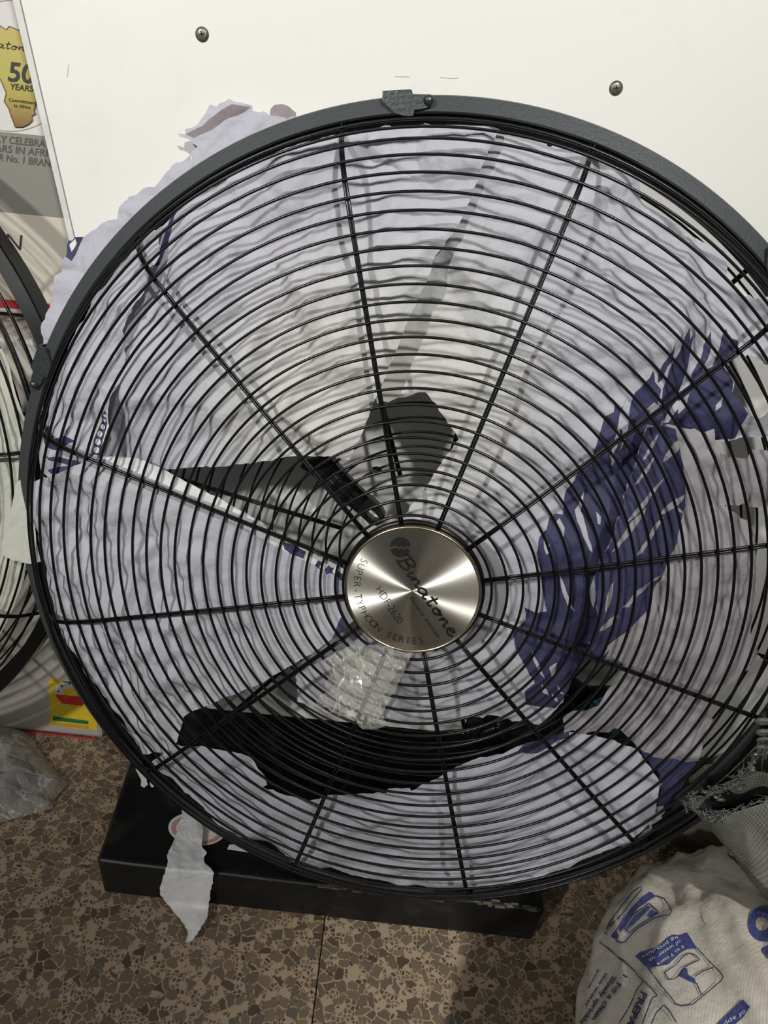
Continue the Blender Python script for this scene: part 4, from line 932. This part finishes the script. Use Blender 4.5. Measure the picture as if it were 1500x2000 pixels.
# worn brown strip along the right half of the top front edge
worn = MB()
for k in range(70):
    t = random.random(); x = -0.03 + t * 0.25; y = 0.5895 - 0.0069 * (x + 0.29) / 0.52 + random.uniform(-0.0015, 0.006) + 0.004
    worn.box((x, y, 0.0620 + random.uniform(-0.001, 0.0006)), (random.uniform(0.003, 0.012), random.uniform(0.001, 0.003), 0.0016))
wq = child(worn.build('edge_wear', mat('worn_edge', (0.10, 0.085, 0.055), 0.9, var=0.4, vscale=90), None), base); tag(wq, kind='stuff')

# torn strip of paper that falls over the front of the plinth
TS = [(356, 1560), (355, 1594), (346, 1624), (340, 1640), (326, 1670), (328, 1682), (322, 1706), (312, 1734), (314, 1750), (340, 1782), (360, 1806), (367, 1820), (362, 1842), (376, 1837), (388, 1818), (404, 1794), (410, 1750), (418, 1706), (412, 1696), (400, 1686), (398, 1678), (404, 1666), (394, 1652), (397, 1622), (392, 1592), (384, 1572)]
def drape(px, py):
    d = ray(px, py); t = (BT + 0.004 - CAMH) / d[2]; p = CAMP + d * t
    if p[1] > 0.588: return p
    p = CAMP + d * (0.588 / d[1])
    if p[2] > 0.008: return p
    return CAMP + d * ((0.008 - CAMH) / d[2])
V, F, _ = cdt_mesh(resample(TS, 5, 0.8), [], 5.0)
vs = []
for x, y in V:
    p = drape(x, y); nrm = 0.0035 * noise.noise((x * 0.03, y * 0.03, 2.0)) + 0.0012 * noise.noise((x * 0.1, y * 0.1, 5.0))
    d = ray(x, y); d = d / np.linalg.norm(d); vs.append(tuple(p - d * (0.004 + nrm)))
tag(mesh('paper_strip', vs, [tuple(int(i) for i in t) for t in F], P_WHITE, None, True), 'torn white paper strip hanging over the front edge of the black plinth', 'paper')

# ================================================================ CLEAR BAG bottom left
bagpx = [(-60, 1400), (0, 1412), (40, 1424), (56, 1432), (72, 1458), (88, 1480), (100, 1496), (118, 1512), (133, 1530), (118, 1546), (104, 1562), (104, 1577), (80, 1584), (50, 1592), (14, 1602), (-20, 1610), (-60, 1600)]
O = np.array([on_z(0.004)(x, y)[:2] for x, y in bagpx]); V, F, _ = cdt_mesh(resample([tuple(p) for p in O], 0.008, 0.0004), [], 0.006)
def dist_edge(x, y):
    b = 9
    for i in range(len(O)):
        a, c = O[i - 1], O[i]; d = c - a; t = max(0, min(1, ((np.array([x, y]) - a) @ d) / (d @ d))); b = min(b, np.linalg.norm(a + d * t - [x, y]))
    return b
vs = []
for x, y in V:
    h = 0.026 * (1 - math.exp(-dist_edge(x, y) / 0.022)); d = noise.voronoi((x / 0.035, y / 0.05, 4.0))[0]
    vs.append((x, y, 0.003 + h * (0.8 + 0.35 * noise.noise((x * 22, y * 22, 1.0))) + 0.010 * min(1, d[1] - d[0]) * min(1, h / 0.02)))
tag(mesh('plastic_bag', vs, [tuple(int(i) for i in t) for t in F], M_BAGFILM, None, False), 'clear plastic bag lying on the terrazzo floor at the bottom left', 'bag')
ip = [on_z(0.012)(x, y) for x, y in ((-70, 1462), (20, 1470), (60, 1500), (80, 1535), (70, 1552), (20, 1545), (-70, 1530))]
v, f = poly_thick([p[:2] for p in ip], [], 0.002, 0.009)
bm = bmesh.new()
for p in v: bm.verts.new(p)
bm.verts.ensure_lookup_table()
for q in f:
    try: bm.faces.new([bm.verts[i] for i in q])
    except ValueError: pass
mb = MB(); mb.add_bm(bm)
tag(mb.build('black_part', M_BLACK, None), 'flat black plastic part inside the clear bag, bottom left', 'part')

# ================================================================ WHITE WOVEN SACK bottom right
sc_c = Vector((0.3994, 0.2833, 0.1368)); sr = (0.3326, 0.2004, 0.1425); sy = 1.55
nu, nv = 150, 90
vs, fs, uvs = [], [], []
RZ = Matrix.Rotation(sy, 3, 'Z')
for j in range(nv + 1):
    ph = -PI / 2 + PI * j / nv
    for i in range(nu):
        th = 2 * PI * i / nu
        p = Vector((math.cos(ph) * math.cos(th), math.cos(ph) * math.sin(th), math.sin(ph)))
        q = Vector((p.x * sr[0], p.y * sr[1], p.z * sr[2]))
        k = noise.noise(Vector((q.x * 9, q.y * 15, q.z * 15))); k2 = noise.noise(Vector((q.x * 6 + 5, q.y * 34, q.z * 34)))
        dv = noise.voronoi((q.x / 0.13, q.y / 0.07, q.z / 0.07))[0]
        k3 = noise.noise(Vector((q.x * 9 + 3, q.y * 60, q.z * 60))); h = 0.006 * k - 0.009 * abs(k2) - 0.003 * abs(k3) + 0.010 * min(1, dv[1] - dv[0]) - 0.001
        q = q * (1 + h / 0.17)
        q = RZ @ q; w = sc_c + q; w.z = max(w.z, 0.001 + 0.0005 * (p.z + 1)); vs.append(w); uvs.append((th / (2 * PI) * 2.4, ph / PI * 0.9))
for j in range(nv):
    for i in range(nu):
        k = (i + 1) % nu; fs.append((j * nu + i, j * nu + k, (j + 1) * nu + k, (j + 1) * nu + i))
SE = empty('woven_sack', (sc_c.x, sc_c.y, 0)); tag(SE, 'white woven sack printed with blue instructions, on the floor at the bottom right', 'sack')
def add_uv(o, uvs):
    ul = o.data.uv_layers.new(name='UVMap')
    for lp_ in o.data.loops: ul.data[lp_.index].uv = uvs[lp_.vertex_index]
sack = mesh('sack_body', vs, fs, M_SACK, None, True); add_uv(sack, uvs); child(sack, SE)
BV = BVHTree.FromPolygons([Vector(v) for v in vs], fs)
def on_sack(off=0.0009):
    def f(px, py):
        d = Vector(ray(px, py)).normalized(); h = BV.ray_cast(Vector(CAMP), d)
        if h[0] is None:
            h = BV.find_nearest(Vector(CAMP) + d * 0.82)
        n = h[1] if h[1].dot(d) < 0 else -h[1]
        return tuple(h[0] + n * off)
    return f
k1, k2 = on_sack(), on_sack(0.0016)
bar1 = [(1194, 1830), (1206, 1836), (1212, 1824), (1228, 1797), (1248, 1774), (1268, 1760), (1281, 1752), (1270, 1743), (1254, 1754), (1238, 1770), (1220, 1792), (1203, 1818)]
ban2 = [(1250, 1861), (1283, 1852), (1305, 1832), (1315, 1827), (1330, 1828), (1342, 1823), (1362, 1854), (1343, 1855), (1330, 1862), (1305, 1885), (1267, 1892), (1241, 1869)]
band3 = [(1395, 2006), (1452, 1953), (1466, 1968), (1453, 1987), (1430, 2008)]
fun = [(1337, 1892), (1342, 1893), (1344, 1905), (1357, 1913), (1360, 1923), (1347, 1918), (1327, 1907)]
sq = [(1487, 1856), (1500, 1847), (1514, 1862), (1500, 1876), (1496, 1868)]
pk = [(1222, 1816), (1240, 1790), (1266, 1770), (1271, 1775), (1250, 1796), (1224, 1818)]
pk2 = [(1264, 1790), (1272, 1778), (1284, 1783), (1287, 1786), (1272, 1794)]
for nm, pl in (('blue_bar', bar1), ('blue_banner', ban2), ('blue_banner', band3), ('funnel_print', fun), ('blue_square', sq), ('packet_print', pk), ('packet_print', pk2)):
    child(print_poly(nm, [pl], k1, M_INDIGO, None, 5.0), SE)
Oo = [(1494 + 33 * math.cos(t), 1806 + 35 * math.sin(t)) for t in np.linspace(0, 2 * PI, 40, endpoint=False)]
Oi = [(1489 + 13 * math.cos(t), 1806 + 14 * math.sin(t)) for t in np.linspace(0, 2 * PI, 24, endpoint=False)]
V, F, _ = cdt_mesh(Oo, [(Oi, -1)], 5.0)
child(mesh('letter_o', [k1(x, y) for x, y in V], [tuple(int(i) for i in t) for t in F], M_INDIGO), SE)
edge = [(1424, 1662), (1440, 1672), (1460, 1696), (1480, 1722), (1504, 1752)]
child(print_lines('blue_edge_stripe', [edge], 17, k1, M_INDIGO, None), SE)
LN = [[(1205, 1838), (1216, 1844), (1222, 1842), (1232, 1829), (1249, 1814), (1280, 1795), (1302, 1791), (1308, 1790), (1313, 1782), (1308, 1772), (1297, 1758), (1282, 1752)],
      [(1219, 1816), (1230, 1825), (1248, 1810), (1288, 1785), (1268, 1767), (1238, 1789), (1219, 1816)],
      [(1267, 1892), (1297, 1933), (1320, 1963), (1332, 1968), (1353, 1965), (1373, 1948), (1410, 1918), (1414, 1910), (1410, 1903), (1383, 1877), (1362, 1854)],
      [(1306, 1917), (1298, 1902), (1305, 1897), (1320, 1888), (1335, 1870), (1347, 1864), (1358, 1868), (1367, 1877), (1350, 1885), (1337, 1892), (1327, 1908), (1317, 1915), (1306, 1916)],
      [(1360, 1923), (1370, 1947)], [(1357, 1910), (1372, 1900), (1395, 1892)],
      [(1172, 1842), (1193, 1856), (1222, 1882), (1259, 1918), (1286, 1947)], [(1259, 1919), (1246, 1936), (1232, 1968), (1212, 2000)], [(1286, 1947), (1275, 1952), (1267, 1973), (1257, 2002)],
      [(1274, 2002), (1283, 1981), (1299, 1966), (1310, 1979), (1322, 2000)], [(1186, 1818), (1192, 1805), (1210, 1778), (1240, 1742), (1252, 1735), (1254, 1740), (1236, 1762), (1214, 1790), (1196, 1810)], [(1182, 1824), (1188, 1824)]]
for q in LN: child(print_lines('line_drawing', [q], 2.1, k2, M_STROKE, None), SE)
for q in [('1. Fill a clean', (1219, 1905), (1158, 1992), 9.5, 0.02, 0), ('Slowly sprinkle', (1199, 1908), (1134, 2000), 9.5, 0.02, 0), ('the water', (1184, 1902), (1142, 1968), 7, 0.012, 0), ('your', (1170, 1895), (1148, 1934), 5, 0.01, 0), ('PREPARE', (1255, 1938), (1215, 2030), 13, 0.03, 0.1)]:
    child(print_text('instruction_lettering', [q], k2, M_STROKE, None), SE)
for q in [('5 to 7 liters', (1334, 1848), (1284, 1884), 6.5, 0.005, 0), ('of water to', (1328, 1838), (1270, 1876), 6.5, 0.005, 0), ('kg product', (1322, 1830), (1256, 1870), 6.5, 0.005, 0), ('of appl', (1456, 1974), (1408, 2004), 8, 0.0, 0)]:
    child(print_text('banner_lettering', [q], k2, M_PWHITE, None), SE)

# ================================================================ DARK WOVEN SACK with frayed mouth
mouth = [(1343, 1571, .715), (1372, 1590, .702), (1402, 1595, .695), (1430, 1588, .69), (1462, 1576, .685), (1510, 1560, .68), (1580, 1540, .675), (1660, 1480, .675), (1640, 1420, .67), (1560, 1400, .672), (1500, 1455, .69), (1462, 1500, .702), (1425, 1535, .710), (1385, 1552, .714)]
low = [(1378, 1606, .71), (1400, 1632, .70), (1425, 1655, .69), (1458, 1690, .68), (1490, 1726, .67), (1545, 1780, .66), (1640, 1820, .65), (1790, 1760, .65), (1820, 1600, .66), (1760, 1480, .67), (1640, 1500, .69), (1540, 1560, .71), (1470, 1590, .72), (1410, 1602, .722)]
far = [(1450, 1660, .71), (1480, 1720, .70), (1510, 1770, .69), (1560, 1850, .67), (1620, 1930, .66), (1720, 2050, .65), (1850, 2100, .64), (2000, 1950, .64), (2050, 1700, .66), (1950, 1560, .68), (1760, 1580, .70), (1640, 1620, .72), (1560, 1640, .725), (1490, 1650, .725)]
def smooth_loop(L, n):
    P = np.array([at_depth(*p) for p in L]); m = len(P); out = []
    for i in range(n):
        t = i / n * m; a = int(t) % m; u = t - int(t); p0, p1, p2, p3 = P[a - 1], P[a], P[(a + 1) % m], P[(a + 2) % m]
        out.append(0.5 * (2 * p1 + (p2 - p0) * u + (2 * p0 - 5 * p1 + 4 * p2 - p3) * u * u + (3 * p1 - p0 - 3 * p2 + p3) * u ** 3))
    return np.array(out)
n = 112; A, B, C = smooth_loop(mouth, n), smooth_loop(low, n), smooth_loop(far, n)
vs, fs, uvs = [], [], []
rows = 40
for j in range(rows + 1):
    t = j / rows
    P = (A * (1 - 2 * t) + B * 2 * t) if t < 0.5 else (B * (2 - 2 * t) + C * (2 * t - 1))
    for i in range(n):
        q = Vector(P[i]); q += Vector((1, -1, 1)).normalized() * (0.004 * noise.noise(q * 16) + 0.0025 * noise.noise(q * 40)); q.z = max(q.z, 0.004); vs.append(q); uvs.append((i / n * 1.9, t * 0.7))
for j in range(rows):
    for i in range(n):
        k = (i + 1) % n; fs.append((j * n + i, j * n + k, (j + 1) * n + k, (j + 1) * n + i))
fs.append(tuple(rows * n + i for i in range(n)))
DS = empty('woven_sack', (0.5, 0.45, 0)); tag(DS, 'dark grey woven sack with a frayed open mouth, right edge above the white sack', 'sack')
o = mesh('sack_body', vs, fs, M_SACKD, None, True); add_uv(o, uvs); child(o, DS)
# black sheet inside the mouth, painting in its unlit depth
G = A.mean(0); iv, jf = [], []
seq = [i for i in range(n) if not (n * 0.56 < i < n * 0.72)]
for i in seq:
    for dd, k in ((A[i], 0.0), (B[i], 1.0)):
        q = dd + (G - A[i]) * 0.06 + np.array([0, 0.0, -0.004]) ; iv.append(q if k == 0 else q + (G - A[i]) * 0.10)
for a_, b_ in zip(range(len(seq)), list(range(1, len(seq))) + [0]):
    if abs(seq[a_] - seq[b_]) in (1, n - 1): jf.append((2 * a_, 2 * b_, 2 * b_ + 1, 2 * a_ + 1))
child(mesh('mouth_shade', iv, jf, M_BLACK, None, True), DS)
mb = MB(); rr = random.Random(5)
for k in range(200):
    i = rr.choice(list(range(0, 44)) + list(range(78, n))); p = Vector(A[i]); q = Vector(A[(i + 1) % n]); t = (q - p).normalized(); out_ = Vector((A[i] - B[i])).normalized()
    L = rr.uniform(0.002, 0.006) * (2.2 if rr.random() < 0.12 else 1); side = Vector((rr.uniform(-1, 1), rr.uniform(-1, 1), rr.uniform(-1, 1))) * 0.9
    path = [p, p + (out_ * 0.6 + side * 0.4 + t * rr.uniform(-0.5, 0.5)) * L * 0.5, p + (out_ * 0.3 + side + t * rr.uniform(-2, 2)) * L]
    mb.tube(path, [0.0004, 0.0004, 0.0002], 4)
for k in range(9):
    i = rr.randrange(2, 16); p = Vector(A[i]); path = [Vector(A[(i + s) % n]) + Vector((rr.uniform(-1, 1), rr.uniform(-1, 1), rr.uniform(-1, 1))) * 0.006 for s in range(0, 12, 2)]
    mb.tube(path, 0.0005, 4)
o = mb.build('frayed_threads', M_FRAY, None, True); tag(o, kind='stuff'); child(o, DS)
mb = MB()
for k in range(170):
    i = rr.choice(list(range(int(n * 0.70), n)) + list(range(0, 3))); p = Vector(A[i]) + Vector((rr.gauss(0, 1), rr.gauss(0, 1), rr.gauss(0, 1))) * 0.003
    bmq = bmesh.new(); bmesh.ops.create_icosphere(bmq, subdivisions=1, radius=rr.uniform(0.0008, 0.003)); mb.add_bm(bmq, Matrix.Translation(p) @ Matrix.Rotation(rr.uniform(0, 6), 4, Vector((rr.uniform(-1, 1), rr.uniform(-1, 1), 0.3))) @ Matrix.Diagonal((rr.uniform(0.6, 2.0), rr.uniform(0.25, 0.8), rr.uniform(0.3, 0.9), 1)))
o = mb.build('shredded_hem', mat('hem_grey', (0.09, 0.09, 0.078), 0.2, var=0.9, vscale=260), None); tag(o, kind='stuff'); child(o, DS)
# curled cord teeth on the far lip
for (px, py) in ((1492, 1418), (1494, 1440), (1496, 1456), (1494, 1470)):
    mb = MB(); c = Vector(at_depth(px, py, 0.69))
    mb.tube([c + Vector((0.010 * math.cos(a) + 0.006, 0.002 * a, 0.0042 * math.sin(a))) for a in np.linspace(0.4, 5.6, 14)], 0.0021, 8)
    child(mb.build('cord_loop', M_FRAY, None, True), DS)

# ================================================================ THINGS HALF SEEN BEHIND THE GUARD
def lump(name, label, cat, c, r, m, seed, amp=0.25):
    bmq = bmesh.new(); bmesh.ops.create_icosphere(bmq, subdivisions=5, radius=1.0)
    for v in bmq.verts:
        d = noise.voronoi(v.co * 1.7 + Vector((seed, 0, 0)))[0]; k = 1 + amp * (min(1, d[1] - d[0]) - 0.4) + amp * 0.6 * noise.noise(v.co * 2.5 + Vector((seed, 1, 2)))
        v.co = Vector((v.co.x * r[0], v.co.y * r[1], v.co.z * r[2])) * k
        v.co.z = max(v.co.z, -c[2] + 0.002)
    mb = MB(); mb.add_bm(bmq, Matrix.Translation(Vector(c)))
    return tag(mb.build(name, m, None, False), label, cat)
lump('plastic_bag', 'crumpled beige plastic bag behind the lower right of the guard', 'bag', (0.50, 0.715, 0.11), (0.11, 0.035, 0.11), M_BEIGE, 3.0)
lump('plastic_bag', 'dark navy plastic bag on the floor behind the guard at right', 'bag', (0.50, 0.66, 0.035), (0.10, 0.04, 0.035), M_NAVY, 5.0)
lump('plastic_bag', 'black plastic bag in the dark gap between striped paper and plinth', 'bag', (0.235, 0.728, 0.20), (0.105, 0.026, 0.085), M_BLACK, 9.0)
lump('plastic_bag', 'teal plastic bag glimpsed through the gap low right of the badge', 'bag', (0.285, 0.700, 0.262), (0.028, 0.014, 0.024), M_TEAL, 7.0)
